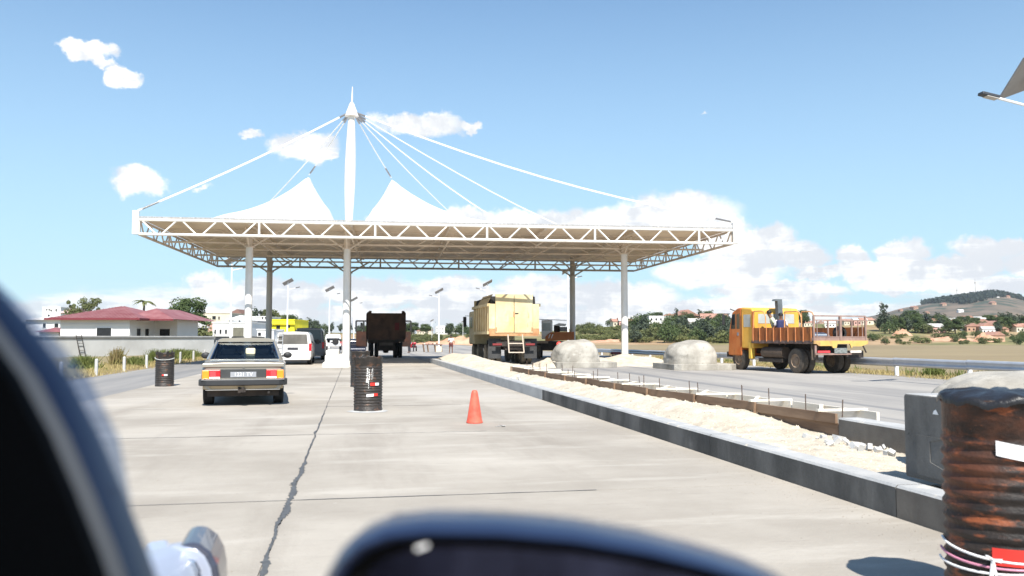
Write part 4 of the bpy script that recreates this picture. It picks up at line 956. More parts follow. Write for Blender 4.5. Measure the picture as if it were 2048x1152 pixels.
# double cab: orange nose, yellow rear
prof = [(3.95, .95), (3.95, 2.52), (4.05, 2.64), (4.80, 2.70), (4.80, .95)]
MB().prism(prof, -1.17, 1.17, 'x').build('cab_rear', layered('amber_cab_paint', (.70, .36, .05), (.76, .44, .09), 1.2, (1, 1, 1), [((.46, .24, .08), 2., (1, 1, .4), .52, .70, .6)], rough=.5, bump=.15, bscale=6), ot, bevel=.05)
prof2 = [(4.81, .62), (4.81, 2.69), (5.1, 2.67), (5.5, 2.5), (5.75, 1.75), (5.85, .72), (5.8, .62), (5.4, .62)]
cf = MB().prism(prof2, -1.17, 1.17, 'x').build('cab_front', og, ot, bevel=.05)
for s in (-1, 1):
    for (y0, y1) in ((4.92, 5.16), (5.24, 5.5)):
        a_ = [(s*1.174, y0, 1.78), (s*1.174, y1+.1 if y1 > 5.4 else y1, 1.78), (s*1.174, y1, 2.4), (s*1.174, y0, 2.45)]
        panel('side_window', a_ if s > 0 else a_[::-1], .02, glass_dark, cf)
    a_ = [(s*1.174, 4.12, 1.85), (s*1.174, 4.62, 1.85), (s*1.174, 4.62, 2.38), (s*1.174, 4.12, 2.38)]
    panel('side_window', a_ if s > 0 else a_[::-1], .02, mat('pale_glass', (.42, .44, .42), .15), ot)
    MB().bar((s*1.19, 4.70, 1.2), (s*1.19, 4.70, 2.5), .03).build('door_seam', mat('rust_seam', (.4, .22, .05), .8), ot)
    MB().box(min(s*1.0, s*1.2), max(s*1.0, s*1.2), 4.05, 4.25, .5, 1.2).build('rear_wing', yl, ot, bevel=.03)
    mi = MB().box(s*1.42-.07, s*1.42+.07, 5.75, 5.82, 1.95, 2.42).build('wing_mirror', blk_trim, ot, bevel=.03); MB().bar((s*1.17, 5.65, 2.45), (s*1.42, 5.78, 2.45), .025).build('mirror_arm', blk_trim, mi)
panel('rear_window', [(-.9, 3.94, 2.0), (.9, 3.94, 2.0), (.9, 3.94, 2.4), (-.9, 3.94, 2.4)], .02, mat('pale_glass', (.42, .44, .42), .15), ot)
MB().box(-1.15, 1.15, 5.7, 6.0, .55, .78).build('front_bumper', chassis, ot, bevel=.03)
MB().bar((-1.0, 5.5, 2.56), (-1.15, 5.68, 2.66), .04).build('roof_lamp', chassis, ot)
MB().box(-1.181, -1.175, 5.0, 5.12, 1.48, 1.62).build('door_decal', mat('grey_decal', (.25, .27, .3), .6), ot)
ex = MB().prism([(-.15, 1.9), (.08, 1.9), (.02, 3.02), (-.30, 3.02), (-.36, 2.94), (-.2, 2.94)], 3.55, 3.75).build('exhaust_stack', mat('slate_pipe', (.12, .14, .15), .6, var=.2), ot)
lorry_wheels(ot, (1.2,), (), .98, .49, rim_brown, rubber_dusty); wheel(ot, -1.0, 5.1, .49, .27, rim_brown, rubber_dusty); wheel(ot, 1.0, 5.1, .49, .27, rim_brown, rubber_dusty)
# load on the bed
ld = tag(MB().prism([(-.95, 0), (.15, 0), (.15, .1), (.02, .22), (-.2, .30), (-.95, .32)], 0, 1.1).build('load_box', mat('pale_blue_load', (.38, .43, .5), .6, var=.15), loc=rc+Vector((math.cos(AO)*-.1-math.sin(AO)*.5, math.sin(AO)*-.1+math.cos(AO)*.5, 1.29)), rz=AO, bevel=.02), 'pale blue-grey box lying on the bed of the orange lorry behind the tail frame', 'box')
o = tag(MB().lathe([(.17, -.08), (.26, -.09), (.29, 0), (.26, .09), (.17, .08)], 20, Matrix.Rotation(math.pi/2, 4, 'X')).build('spare_tyre', rubber, loc=rc+Vector((math.cos(AO)*.25-math.sin(AO)*.3, math.sin(AO)*.25+math.cos(AO)*.3, 1.57)), rz=AO), 'black spare tyre standing on the bed of the orange lorry', 'tyre')

# --- crane truck behind the yellow tipper
ck = thing('crane_truck', 'orange crane truck with a white cab and a black chassis beyond the yellow tipper', 'crane', Vector(((1066-CX)/F*56, 56, 0)), R_(-4))
s = 33.0
ko = mat('crane_orange', (.36, .115, .035), .6, scale=2, col2=(.46, .17, .06))
MB().box(.1, 2.6, 0, 5.5, .55, 1.15).build('chassis_frame', chassis, ck, bevel=.05)
MB().box(.0, 1.0, -.2, 1.2, 1.02, 1.18).build('deck', mat('dusty_deck', (.3, .22, .16), .8), ck)
MB().box(.55, 1.25, .2, 1.6, 1.3, 2.55).build('cab', mat('cab_white', (.68, .68, .67), .6, var=.08), ck, bevel=.04)
MB().box(.64, 1.15, .17, .2, 1.85, 2.35).build('cab_window', mat('pale_cab_glass', (.36, .40, .40), .2), ck)
MB().prism([(.8, 1.15), (2.7, 1.25), (2.7, 1.78), (1.15, 1.75), (.8, 1.45)], .0, 1.3).build('boom', ko, ck, bevel=.03)
for k in range(4): MB().prism([(1.0+k*.09, 1.35), (1.05+k*.09, 1.35), (1.15+k*.09, 1.62), (1.1+k*.09, 1.62)], -.012, .0).build('warning_stripe', tape_white if k % 2 == 0 else ko, ck)
MB().box(1.75, 2.25, .3, 1.3, 1.8, 2.1).build('engine_housing', mat('grey_housing', (.2, .21, .22), .6), ck, bevel=.03)
MB().box(1.35, 1.75, .6, 1.4, 1.76, 2.2).build('winch', chassis, ck, bevel=.05)
MB().bar((.2, .8, 2.62), (2.2, 1.2, 2.55), .05).build('jib', galv, ck)
MB().prism([(1.3, 2.2), (1.7, 2.35), (2.2, 2.3), (2.1, 2.15)], .5, 1.2).build('hood', mat('cab_white', (.7, .7, .68), .6), ck)
for x, y in ((.35, .2), (2.3, .2), (.35, 3.8), (2.3, 3.8)): wheel(ck, x, y, .48, .3, rim_brown, rubber_dusty)
MB().box(1.5, 2.2, -.1, 0, .75, 1.0).build('rear_step', chassis, ck)

# generator by the right column, table and three-wheeler behind the shade
gz = thing('generator', 'small red-brown portable generator at the foot of the right canopy column', 'generator', G(1233, 722, 0)+Vector((0, .3, .02)), A)
for x in (-.3, .3):
    for y in (-.2, .2): MB().bar((x, y, .0), (x, y, .48), .03).build('frame_tube', chassis, gz)
MB().box(-.28, .28, -.18, .18, .36, .52).build('fuel_tank', mat('maroon_paint', (.16, .035, .035), .5), gz, bevel=.04)
MB().tube((-.2, 0, .2), (.22, 0, .2), .14, n=16).build('engine', mat('engine_grey', (.14, .13, .12), .6, var=.3), gz, smooth=40)
MB().box(.1, .3, -.16, .16, .08, .34).build('alternator', mat('pale_metal', (.4, .38, .34), .6), gz, bevel=.03)
tb = thing('work_table', 'rough wooden work bench with clutter on the shaded road beyond the island', 'table', G(864, 704, 0), A)
MB().box(-.95, .95, -.4, .4, .68, .75).build('table_top', floor_m, tb)
for x in (-.85, -.45, .25, .85):
    for y in (-.3, .3): MB().bar((x, y, .68), (x+.1, y, 0), .09).build('leg', plank_m, tb)
for i in range(8): MB().box(-.8+i*.2, -.68+i*.2, -.2, .1, .75, .80+.08*random.random()).build('clutter', random.choice((plank_pale, wall_pink, floor_m)), tb)
MB().box(.35, .9, -.35, .2, .02, .55).build('crate', wall_cream, tb)
tw = thing('motor_tricycle', 'small red motor tricycle right of the brown tipper', 'tricycle', G(826, 703, 0)+Vector((0, 0, 0)), A)
rdp = mat('tricycle_red', (.42, .02, .035), .4)
MB().box(-.32, .28, .2, 1.4, .38, .78).build('cargo_box', rdp, tw, bevel=.04); MB().box(-.15, .15, -.5, .2, .5, .62).build('seat', black_plastic, tw, bevel=.03)
MB().box(-.12, .3, -.35, .2, .7, .95).build('fuel_tank', rdp, tw, bevel=.08)
MB().bar((-.35, -.6, .95), (.35, -.6, .95), .04).build('handlebar', chassis, tw); MB().bar((0, -.6, .95), (0, -.75, .3), .05).build('fork', chassis, tw)
wheel(tw, 0, -.75, .27, .1, galv, rubber, 'wheel'); wheel(tw, -.38, .8, .27, .12, galv, rubber); wheel(tw, .38, .8, .27, .12, galv, rubber)

# ------------------------------------------------------------------ people
def skinned(name, pts, edges, rad, mt, par, sub=1, root=0):
    me = bpy.data.meshes.new(name); me.from_pydata(pts, edges, []); me.materials.append(mt)
    o = bpy.data.objects.new(name, me); COL.objects.link(o); o.parent = par
    me.skin_vertices.new() if hasattr(me.skin_vertices, 'new') else None
    o.modifiers.new('skin', 'SKIN')
    if not me.skin_vertices:
        bpy.context.view_layer.objects.active = o
    sv = me.skin_vertices[0].data
    for i, r in enumerate(rad): sv[i].radius = (r, r)
    sv[root].use_root = True
    md = o.modifiers.new('sub', 'SUBSURF'); md.levels = sub; md.render_levels = sub
    o.modifiers['skin'].use_smooth_shade = True
    return o
def person(label, loc, rz, shirt, legs, lean=0., la=(-.28, .02, .80), ra=(.28, .02, .80), lel=(-.30, -.02, 1.10), rel=(.30, -.02, 1.10), shorts=True, helmet=None, sit=False, h=1.0, crop=False):
    """figure in local axes facing +Y; la/ra are the wrists"""
    o = thing('person', label, 'person', loc, rz); o.scale = (h, h, h)
    def L(p):
        x, y, z = p
        if z > .92: dz = z-.92; return (x, y+dz*math.sin(lean), .92+dz*math.cos(lean))
        return p
    fz = 0
    if sit: kn = ((-.12, .42, .88), (.12, .42, .88)); an = ((-.12, .44, .45), (.12, .44, .45)); to = ((-.12, .58, .40), (.12, .58, .40))
    else: kn = ((-.11, .03, .49), (.12, -.02, .49)); an = ((-.12, -.02, .08), (.14, -.06, .08)); to = ((-.13, .14, .04), (.16, .10, .04))
    pts = [(0, 0, .95), L((0, 0, 1.15)), L((0, .0, 1.36)), L((0, .01, 1.47)), L((0, .03, 1.56)), L((0, .03, 1.68)), L((0, .02, 1.74)),
           L((-.17, 0, 1.40)), L(lel), L(la), L((.17, 0, 1.40)), L(rel), L(ra),
           (-.10, 0, .90), kn[0], an[0], to[0], (.10, 0, .90), kn[1], an[1], to[1]]
    rad = [.125, .115, .13, .055, .075, .085, .06, .058, .043, .030, .058, .043, .030, .095, .062, .042, .035, .095, .062, .042, .035]
    ed = [(0, 1), (1, 2), (2, 3), (3, 4), (4, 5), (5, 6), (2, 7), (7, 8), (8, 9), (2, 10), (10, 11), (11, 12), (0, 13), (13, 14), (14, 15), (15, 16), (0, 17), (17, 18), (18, 19), (19, 20)]
    for w, e in ((9, 8), (12, 11)):
        d = (Vector(pts[w])-Vector(pts[e])).normalized(); sd = d.cross(Vector((1, 0, .2))).normalized()
        k0 = len(pts); pts.append(tuple(Vector(pts[w])+d*.07)); rad.append(.028); ed.append((w, k0))
        for f in range(4):
            b_ = Vector(pts[k0])+sd*(f-1.5)*.019+d*.03; k = len(pts); pts.append(tuple(b_)); rad.append(.009); ed.append((k0, k))
            pts.append(tuple(b_+d*(.045+.008*(f in (1, 2)))+sd.cross(d)*.015)); rad.append(.007); ed.append((k, k+1))
        k = len(pts); pts.append(tuple(Vector(pts[w])+d*.04+sd*-.045)); rad.append(.010); ed.append((w, k))
    skinned('body', pts, ed, rad, skin, o)
    # face and hair
    hd = Vector(L((0, .03, 1.62)))
    MB().tube(hd+Vector((0, .085, .0)), hd+Vector((0, .115, -.01)), .012, .008, n=6).build('nose', skin, o)
    q = MB(); q.lathe([(.098, -.02), (.102, .03), (.085, .08), (.04, .112), (0, .12)], 14, Matrix.Translation(hd+Vector((0, -.012, .03)))); q.build('hair', hair_m, o, smooth=True)
    if helmet: MB().lathe([(.15, 0), (.13, .01), (.128, .05), (.10, .11), (.05, .145), (0, .15)], 16, Matrix.Translation(hd+Vector((0, 0, .03)))).build('helmet', helmet, o, smooth=True)
    sp_ = [pts[0], pts[1], pts[2], pts[7], tuple(Vector(pts[7]).lerp(Vector(pts[8]), .75)), pts[10], tuple(Vector(pts[10]).lerp(Vector(pts[11]), .75)), tuple(Vector(pts[2]).lerp(Vector(pts[3]), .4))]
    skinned('shirt', sp_, [(0, 1), (1, 2), (2, 3), (3, 4), (2, 5), (5, 6), (2, 7)], [.145, .135, .15, .08, .065, .08, .065, .075], shirt, o)
    f = .8 if shorts else 1.0
    a13, a14, a17, a18 = map(Vector, (pts[13], pts[14], pts[17], pts[18]))
    if shorts: tp = [pts[0], pts[13], tuple(a13.lerp(a14, .85)), pts[17], tuple(a17.lerp(a18, .85))]; te = [(0, 1), (1, 2), (0, 3), (3, 4)]; tr = [.14, .115, .095, .115, .095]
    else: tp = [pts[0], pts[13], pts[14], pts[15], pts[17], pts[18], pts[19]]; te = [(0, 1), (1, 2), (2, 3), (0, 4), (4, 5), (5, 6)]; tr = [.14, .11, .078, .062, .11, .078, .062]
    skinned('shorts' if shorts else 'trousers', tp, te, tr, legs, o)
    return o
cl = lambda n, c: mat(n, c, .85, var=.12, scale=8)
person('bare-legged man in a white shirt and dark red shorts standing on the far road', G(902, 707, 0), R_(190), cl('white_shirt', (.72, .72, .70)), cl('maroon_cloth', (.16, .05, .045)), la=(-.30, .12, 1.02), ra=(.18, .25, 1.25), h=.93)
person('worker in an orange vest bending beside the cab of the brown tipper', G(817, 706, 0)+Vector((0, .5, 0)), R_(80), cl('orange_vest', (.62, .18, .06)), cl('dark_cloth', (.04, .04, .05)), lean=.9, shorts=False, la=(-.2, .15, .95), ra=(.2, .2, .95))
bq = lambda x, y: rc+Vector((math.cos(AO)*x-math.sin(AO)*y, math.sin(AO)*x+math.cos(AO)*y, 1.29-.55))
person('man in white shirt with dark blue rucksack seated on the orange lorry bed', bq(-.75, 2.6), AO+R_(150), cl('pale_shirt', (.66, .64, .64)), cl('dark_cloth', (.04, .04, .05)), sit=True, shorts=False, h=.95)
rs = tag(MB().box(-.19, .19, -.1, .1, -.02, .42).build('rucksack', cl('navy_bag', (.035, .04, .11)), loc=bq(-.9, 2.38)+Vector((0, 0, .95)), rz=AO, bevel=.06), 'dark blue rucksack on the back of the man seated in the orange lorry', 'bag')
person('person in a pale green top leaning over the bed of the orange lorry', bq(-.55, 3.2), AO+R_(60), cl('pale_green_top', (.55, .60, .42)), cl('dark_cloth', (.04, .04, .05)), sit=True, shorts=False, lean=.35, h=1.05)
person('worker in a red helmet crouching behind the left pale hump', Vector(((1113-CX)/F*43.5, 43.5, -.55)), R_(200), cl('dark_shirt', (.05, .05, .06)), cl('dark_cloth', (.04, .04, .05)), shorts=False, lean=.4, helmet=mat('red_helmet', (.65, .06, .05), .4))

# ------------------------------------------------------------------ guard rail, posts, street lamps
gr = thing('guard_rail', 'long galvanised crash barrier along the right edge of the road', 'guard rail', rz=A)
prof = [(0, -.155), (-.05, -.12), (-.06, -.08), (-.005, -.03), (-.005, .03), (-.06, .08), (-.05, .12), (0, .155)]
vv = 16.9
while vv < 76:
    za = .52-.004*(vv-20)
    q = MB(); rings = []
    for v in (vv+.01, vv+3.79): rings.append([Vector((19.55+x, v, za+z)) for x, z in prof]+[Vector((19.58, v, za+.155)), Vector((19.58, v, za-.155))])
    q.loft(rings); q.build('rail_beam', galv, gr, smooth=50)
    MB().tube((19.68, vv+.05, 0), (19.68, vv+.05, .36), .075, n=12).build('post', pole_white, gr)
    MB().box(19.58, 19.70, vv, vv+.1, za-.16, za+.17).build('rail_bracket', galv, gr)
    vv += 3.8
pst = thing('roadside_post', 'short white concrete marker post on the left verge', 'post', R(-9.55, 26.6), A, 'white marker posts along the left verge')
MB().tube((0, 0, -.05), (0, 0, .56), .062, n=12).build('shaft', conc_light, pst, smooth=40); MB().tube((0, 0, .56), (0, 0, .60), .062, .03, n=12).build('cap', conc_light, pst)
for k in range(1, 12):
    c = copy_tree(pst); c.location = R(-9.55, 26.6+3.95*k)
def lamp(label, p, h=8.0, side=1, rz=0., near=False, group='solar street lamps'):
    o = thing('street_lamp', label, 'street lamp', p, rz, group)
    MB().tube((0, 0, 0), (0, 0, h-.3), .10, .055, n=12).build('pole', pole_white, o, smooth=40)
    MB().tube((0, 0, h-1.05), (side*1.0, 0, h-.83), .035, n=8).build('arm', pole_white, o)
    M = Matrix.Translation((side*1.15, 0, h-.80)) @ Matrix.Rotation(-side*.2, 4, 'Y')
    lu = MB().box(-.24, .24, -.11, .11, -.03, .05, M).build('lamp_head', lamp_grey, o, bevel=.02)
    MB().box(-.10, .22, -.1, .1, -.045, -.03, M).build('lens', mat('lamp_lens', (.5, .48, .45), .4), lu)
    M = Matrix.Translation((0, 0, h-.15)) @ Matrix.Rotation(R_(-38 if near else -16), 4, 'X')@ Matrix.Rotation(R_(-26 if near else -30), 4, 'Y')
    k_ = 1.25 if near else 1
    pn = MB().box(-.62*k_, .62*k_, -.5*k_, .5*k_, -.02, .02, M).build('solar_panel', panel_back, o)
    MB().box(-.60, .60, -.48, .48, .022, .026, M).build('cells', panel_cell, pn)
    MB().box(-.04, .04, -.04, .04, h-.35, h-.15).build('bracket', pole_white, o)
    return o
Z8 = 8.0
lamp('near solar street lamp whose panel and arm reach in at the upper right edge', Vector(((2078-CX)/F*21.3, 21.3, 0)), 8.3, -1, R_(6), True)
for (x, Y, sd, lb) in ((462, 70, 1, 'solar street lamp pole just left of the left front canopy column'), (575, 98, 1, 'solar street lamp in front of the yellow house'), (659, 112, 1, 'solar street lamp above the white off-road wagon'), (708, 142, 1, 'distant solar street lamp right of the middle canopy column'),
                       (878, 117, -1, 'solar street lamp standing over the wooden work bench'), (975, 100, -1, 'solar street lamp rising behind the yellow tipper'), (1136, 82, 1, 'solar street lamp pole left of the rear right canopy column'), (864, 290, 1, 'very distant lamp pole left of the bench lamp'), (926, 300, 1, 'very distant lamp pole beside the yellow tipper cab')):
    X = (x-CX)/F*Y; lamp(lb, Vector((X, Y, H(X, Y))), Z8 if x != 1136 else 8.1, sd)

# ------------------------------------------------------------------ vegetation
def leaf_crown(blobs, n, size, mt, name='crown', flat=.5, seed=1):
    rnd = random.Random(seed); q = MB(); tot = sum(b[3]*b[4]*b[5] for b in blobs)
    sub = []
    for b in blobs:
        k = max(4, int(14*(b[3]*b[4]*b[5]/tot)**.8*len(blobs)**.5))
        for _ in range(k):
            while True:
                v = Vector((rnd.uniform(-1, 1), rnd.uniform(-1, 1), rnd.uniform(-1, 1)))
                if .2 < v.length < 1: break
            v = v.normalized()*(.45+.5*rnd.random()); r = .30+.22*rnd.random()
            sub.append((b[0]+v.x*b[3], b[1]+v.y*b[4], b[2]+v.z*b[5], b[3]*r, b[4]*r, b[5]*r))
    for i in range(n):
        b = rnd.choice(sub); v = Vector((rnd.gauss(0, 1), rnd.gauss(0, 1), rnd.gauss(0, 1))).normalized()*(rnd.random()**.35)
        c = Vector((b[0]+v.x*b[3], b[1]+v.y*b[4], b[2]+v.z*b[5])); s_ = size*rnd.uniform(.6, 1.4)
        d = (v+Vector((rnd.uniform(-.8, .8), rnd.uniform(-.8, .8), rnd.uniform(-.3, .9)))).normalized(); a = d.orthogonal().normalized(); e = d.cross(a); t = rnd.random()*6
        a2 = a*math.cos(t)+e*math.sin(t); e2 = d.cross(a2)
        q.add([c-a2*s_, c-e2*s_*.6, c+a2*s_, c+e2*s_*.6+d*s_*.25], [(0, 1, 2, 3)])
    return q.mesh(name, mt, fix=False)
def trunk_mesh(h, r, lean=.05, limbs=5, spread=.5, seed=1):
    rnd = random.Random(seed); q = MB(); top = Vector((lean*h, 0, h)); q.tube((0, 0, -.1), top*.55, r, r*.7, n=8); q.tube(top*.55, top, r*.7, r*.35, n=7)
    for i in range(limbs):
        z = .45+.5*i/limbs; a = rnd.random()*6.3; p = top*z; q.tube(p, p+Vector((math.cos(a)*spread*h, math.sin(a)*spread*h, h*.35)), r*.35, r*.12, n=5)
    return q.mesh('trunk', bark)
TREES = {}
def tree_kind(key, blobs, n, size, mt, th, tr, limbs=5, spread=.3, seed=1):
    TREES[key] = (leaf_crown(blobs, n, size, mt, seed=seed), trunk_mesh(th, tr, limbs=limbs, spread=spread, seed=seed))
# unit kinds are about 1 m high in total, scaled on placing
tree_kind('round', [(0, 0, .62, .42, .42, .30), (.15, .1, .75, .25, .25, .2), (-.2, 0, .6, .25, .25, .2), (.25, -.1, .5, .2, .2, .16)], 9000, .023, leafA, .5, .035, seed=3)
tree_kind('open', [(-.28, 0, .62, .2, .2, .16), (.1, .05, .82, .24, .24, .15), (.3, 0, .6, .18, .2, .13), (-.05, -.1, .7, .2, .2, .14), (-.3, .1, .8, .12, .12, .1)], 3000, .02, leafB, .65, .03, 7, .4, seed=4)
tree_kind('small', [(0, 0, .6, .3, .3, .36), (.12, 0, .45, .28, .28, .25)], 900, .045, leafC, .35, .03, 3, seed=5)
tree_kind('bush', [(0, 0, .4, .5, .5, .38), (.3, .1, .3, .35, .35, .28), (-.3, -.1, .32, .4, .35, .28)], 900, .05, leafB, .3, .03, 3, seed=6)
tree_kind('darkbush', [(0, 0, .45, .5, .5, .42), (.35, 0, .35, .35, .35, .3), (-.35, 0, .35, .35, .35, .3)], 1100, .045, leafA, .3, .03, 3, seed=7)
tree_kind('tall', [(0, 0, .6, .16, .16, .42), (.03, 0, .85, .09, .09, .2), (.05, 0, .35, .2, .2, .2)], 1100, .028, leafC, .6, .025, 4, .15, seed=8)
tree_kind('scrub', [(0, 0, .3, .6, .6, .3), (.5, .1, .25, .4, .35, .22), (-.5, -.1, .22, .4, .35, .22)], 700, .06, leafD, .2, .03, 2, seed=9)
def tree(kind, label, p, h, wd=None, group=None, name='tree', cat='tree', rz=None):
    o = thing(name, label, cat, p, random.random()*6 if rz is None else rz, group); wd = wd or h; o.scale = (wd, wd, h)
    cr, tr = TREES[kind]; inst('crown', cr, o); inst('trunk', tr, o); return o
def at(x, ybase, Y): X = (x-CX)/F*Y; return Vector((X, Y, H(X, Y) if ybase is None else P(x, ybase, Y).z))
tree('round', 'big dark round-crowned tree behind the right end of the red-roofed house', at(372, None, 118), 7.3, 6.9, rz=1)
tree('bush', 'pale green hedge tree below the big round tree', at(392, None, 112), 4.2, 4.6)
tree('open', 'olive tree with a wispy top above the left of the red roof', at(170, None, 120), 7.6, 5.6, rz=.5)
tree('open', 'spreading tree just right of the left front canopy column', at(548, None, 180), 8.0, 9.5, rz=2)
tree('round', 'tree whose crown shows behind the left front canopy column', at(497, None, 175), 7.2, 6, rz=4)
tree('tall', 'thin bare-looking tree between the two left canopy columns', at(514, None, 170), 7.6, 9)
tree('round', 'round tree behind the yellow house roof', at(578, None, 190), 6.9, 7.4, rz=2)
tree('small', 'bushy tree at the right side of the yellow house', at(604, None, 200), 4.6, 5)
tree('tall', 'slim conifer seen above the grey van', at(653, None, 220), 3.6, 6)
tree('bush', 'grey-green tree at the far left edge behind the car pillar', at(75, None, 130), 5.2, 6.5)
tree('tall', 'single small tree top left of the canopy above the red roof', at(232, None, 120), 5.6, 6)
tree('small', 'small dark tree beside the rear roof of the red-roofed house', at(331, None, 112), 4.5, 3)
# palm behind the roof
pm = thing('palm_tree', 'palm showing its fronds above the red roof ridge', 'palm', at(286, None, 105), 0); pm.scale = (1.25, 1.25, 1.32)
q = MB(); q.tube((0, 0, 0), (.1, 0, 4.4), .16, .1); q.build('trunk', bark, pm)
q = MB(); rnd = random.Random(3)
for k in range(16):
    a = k*.4+rnd.random()*.3; L = 1.3+.3*rnd.random(); up = .3+.7*rnd.random(); pr = Vector((.1, 0, 4.4)); 
    for i in range(8):
        t = (i+1)/8; nx_ = Vector((.1+math.cos(a)*L*t, math.sin(a)*L*t, 4.4+up*t-1.2*t*t))
        sd = Vector((-math.sin(a), math.cos(a), -.3))*.18*math.sin(math.pi*min(1, t+.1)); q.add([pr, pr+sd, nx_+sd, nx_], [(0, 1, 2, 3)]); q.add([pr, pr-Vector((sd.x, sd.y, -sd.z)), nx_-Vector((sd.x, sd.y, -sd.z)), nx_], [(0, 1, 2, 3)]); pr = nx_
q.build('fronds', leafB, pm, fix=False)
# slope on the right: shrubs, trees; laid out over the ground between the field and the crest
rnd = random.Random(11)
def scatter(kinds, n, x0, x1, y0, y1, hs, label, group, name='shrub', cat='shrub', dens=None):
    c = 0
    for i in range(n):
        x = rnd.uniform(x0, x1); y = rnd.uniform(y0, y1); p = ground_hit(x, y)
        if p is None or p.y > 900: continue
        if dens and rnd.random() > dens(x, y): continue
        h = rnd.uniform(*hs); tree(rnd.choice(kinds), label, p, h, h*rnd.uniform(.9, 1.4), group, name, cat)
scatter(['darkbush', 'bush', 'scrub', 'small'], 62, 1262, 1478, 662, 687, (5, 8.5), 'green shrub thick on the slope left of the orange lorry', 'shrubs massed on the right-hand slope')
scatter(['scrub', 'bush', 'scrub'], 46, 1150, 1480, 655, 688, (3, 5), 'yellowish-green scrub on the slope left of the orange lorry', 'scrub bushes on the right-hand slope')
scatter(['scrub', 'bush'], 24, 1150, 1265, 656, 686, (2.5, 4.5), 'green bush on the sloping field behind the left pale hump', 'bushes behind the left pale hump')
scatter(['small', 'darkbush', 'round'], 26, 1150, 1480, 648, 656, (4.5, 8), 'tree on the skyline of the slope left of the orange lorry', 'trees along the slope skyline', 'tree', 'tree')
scatter(['darkbush', 'small', 'bush', 'round'], 58, 1750, 2080, 649, 669, (3.8, 7), 'dark tree among the houses below the far hill', 'trees among the hillside houses', 'tree', 'tree')
scatter(['bush', 'scrub', 'darkbush'], 34, 1740, 2080, 672, 690, (2, 4), 'low bush at the far edge of the brown field', 'bushes at the edge of the field')
scatter(['small', 'darkbush', 'round'], 40, 700, 960, 667, 671, (3.5, 6.5), 'distant grey-green tree on the horizon between the two tippers', 'distant trees between the trucks', 'tree', 'tree')
scatter(['scrub', 'bush'], 40, 820, 950, 674, 688, (1.8, 3.2), 'yellow-green bush on the bank between the two tippers', 'bushes on the bank between the trucks')
scatter(['small', 'darkbush'], 14, 610, 720, 664, 668, (4, 8), 'distant tree beyond the white off-road wagon', 'distant trees beyond the vans', 'tree', 'tree')
tree('tall', 'tall dark tree standing right of the orange lorry tail frame', ground_hit(1768, 664), 12.5, 15)
tree('darkbush', 'broad dark bush at the foot of the tall dark tree', ground_hit(1780, 668), 6, 6.5)
tree('round', 'dark round tree glimpsed through the hoop of the orange lorry', ground_hit(1607, 660), 9.5, 6.5)
tree('tall', 'slim dark tree on the skyline above the pale hump on the right', ground_hit(1354, 654), 9, 9)
# forest belt on the far hill
q = MB()
for i in range(7500):
    px = rnd.uniform(1845, 2300); Y = rnd.uniform(1560, 2000) if rnd.random() < .7 else rnd.uniform(1930, 2010)
    yl_ = interp(px, [(1845, 1900), (1880, 1740), (1930, 1640), (1980, 1690), (2030, 1860), (2300, 1800)])
    if Y < yl_: continue
    X = (px-CX)/F*Y; z = hillz(px, Y); hgt = rnd.uniform(5, 12)*(1.25 if rnd.random() < .12 else 1); w = rnd.uniform(4, 8)
    for k in range(5):
        c = Vector((X+rnd.uniform(-w, w)*.5, Y+rnd.uniform(-3, 3), z+hgt*rnd.uniform(.1, .9))); a = rnd.random()*3; s_ = w*.45
        q.add([c+Vector((math.cos(a)*s_, math.sin(a)*s_, 0)), c+Vector((0, 0, s_*.7)), c-Vector((math.cos(a)*s_, math.sin(a)*s_, 0)), c-Vector((0, 0, s_*.7))], [(0, 1, 2, 3)])
q.build('forest', mat('far_forest', (.03, .045, .035), .9, var=.3, scale=.02), kind='stuff', fix=False)
for (x, hh) in ((1915, 30), (1952, 46)):
    p = Vector(((x-CX)/F*2000, 2000, hillz(x, 2000)))
    mo = thing('radio_mast', 'radio mast on the far hill crest, the %s of two' % ('shorter left one' if x == 1915 else 'taller right one'), 'radio mast', p)
    MB().tube((0, 0, 0), (0, 0, hh), 1.1, .35, n=5).build('mast', rear_steel, mo); MB().box(-1.6, 1.6, -1, 1, hh*.75, hh*.82).build('antenna', rear_steel, mo)

# grass and weeds
def blades(name, spots, mt, hmin, hmax, w, seed):
    rnd = random.Random(seed); q = MB()
    for (u, v, dens, spread, hs) in spots:
        for i in range(dens):
            a, b_ = u+rnd.gauss(0, spread[0]), v+rnd.gauss(0, spread[1]); p = R(a, b_); p.z = H(p.x, p.y); h = rnd.uniform(hmin, hmax)*hs
            t = rnd.random()*6.3; d = Vector((math.cos(t), math.sin(t), 0))*w; ln = Vector((rnd.gauss(0, .3)*h, rnd.gauss(0, .3)*h, h))
            q.add([p-d, p+d, p+ln*.6+d*.6, p+ln, p+ln*.6-d*.6], [(0, 1, 2, 3, 4)])
    return q.build(name, mt, kind='stuff', fix=False)
rnd = random.Random(5)
sp1 = [(rnd.uniform(-12.5, -9.6), rnd.uniform(26, 75), 26, (.5, .5), .8) for _ in range(330)]
blades('verge_grass', sp1, straw, .08, .26, .02, 1)
sp2 = [(rnd.uniform(19.7, 22.3), rnd.uniform(14, 60), 24, (.5, .5), .7) for _ in range(330)]
blades('verge_grass', sp2, straw, .06, .22, .02, 2)
sp2 = [(rnd.uniform(20.2, 24), rnd.uniform(16, 60), 30, (.35, .35), rnd.uniform(.5, 1.3)) for _ in range(46)]
blades('verge_weeds', sp2, weed, .15, .42, .02, 3)
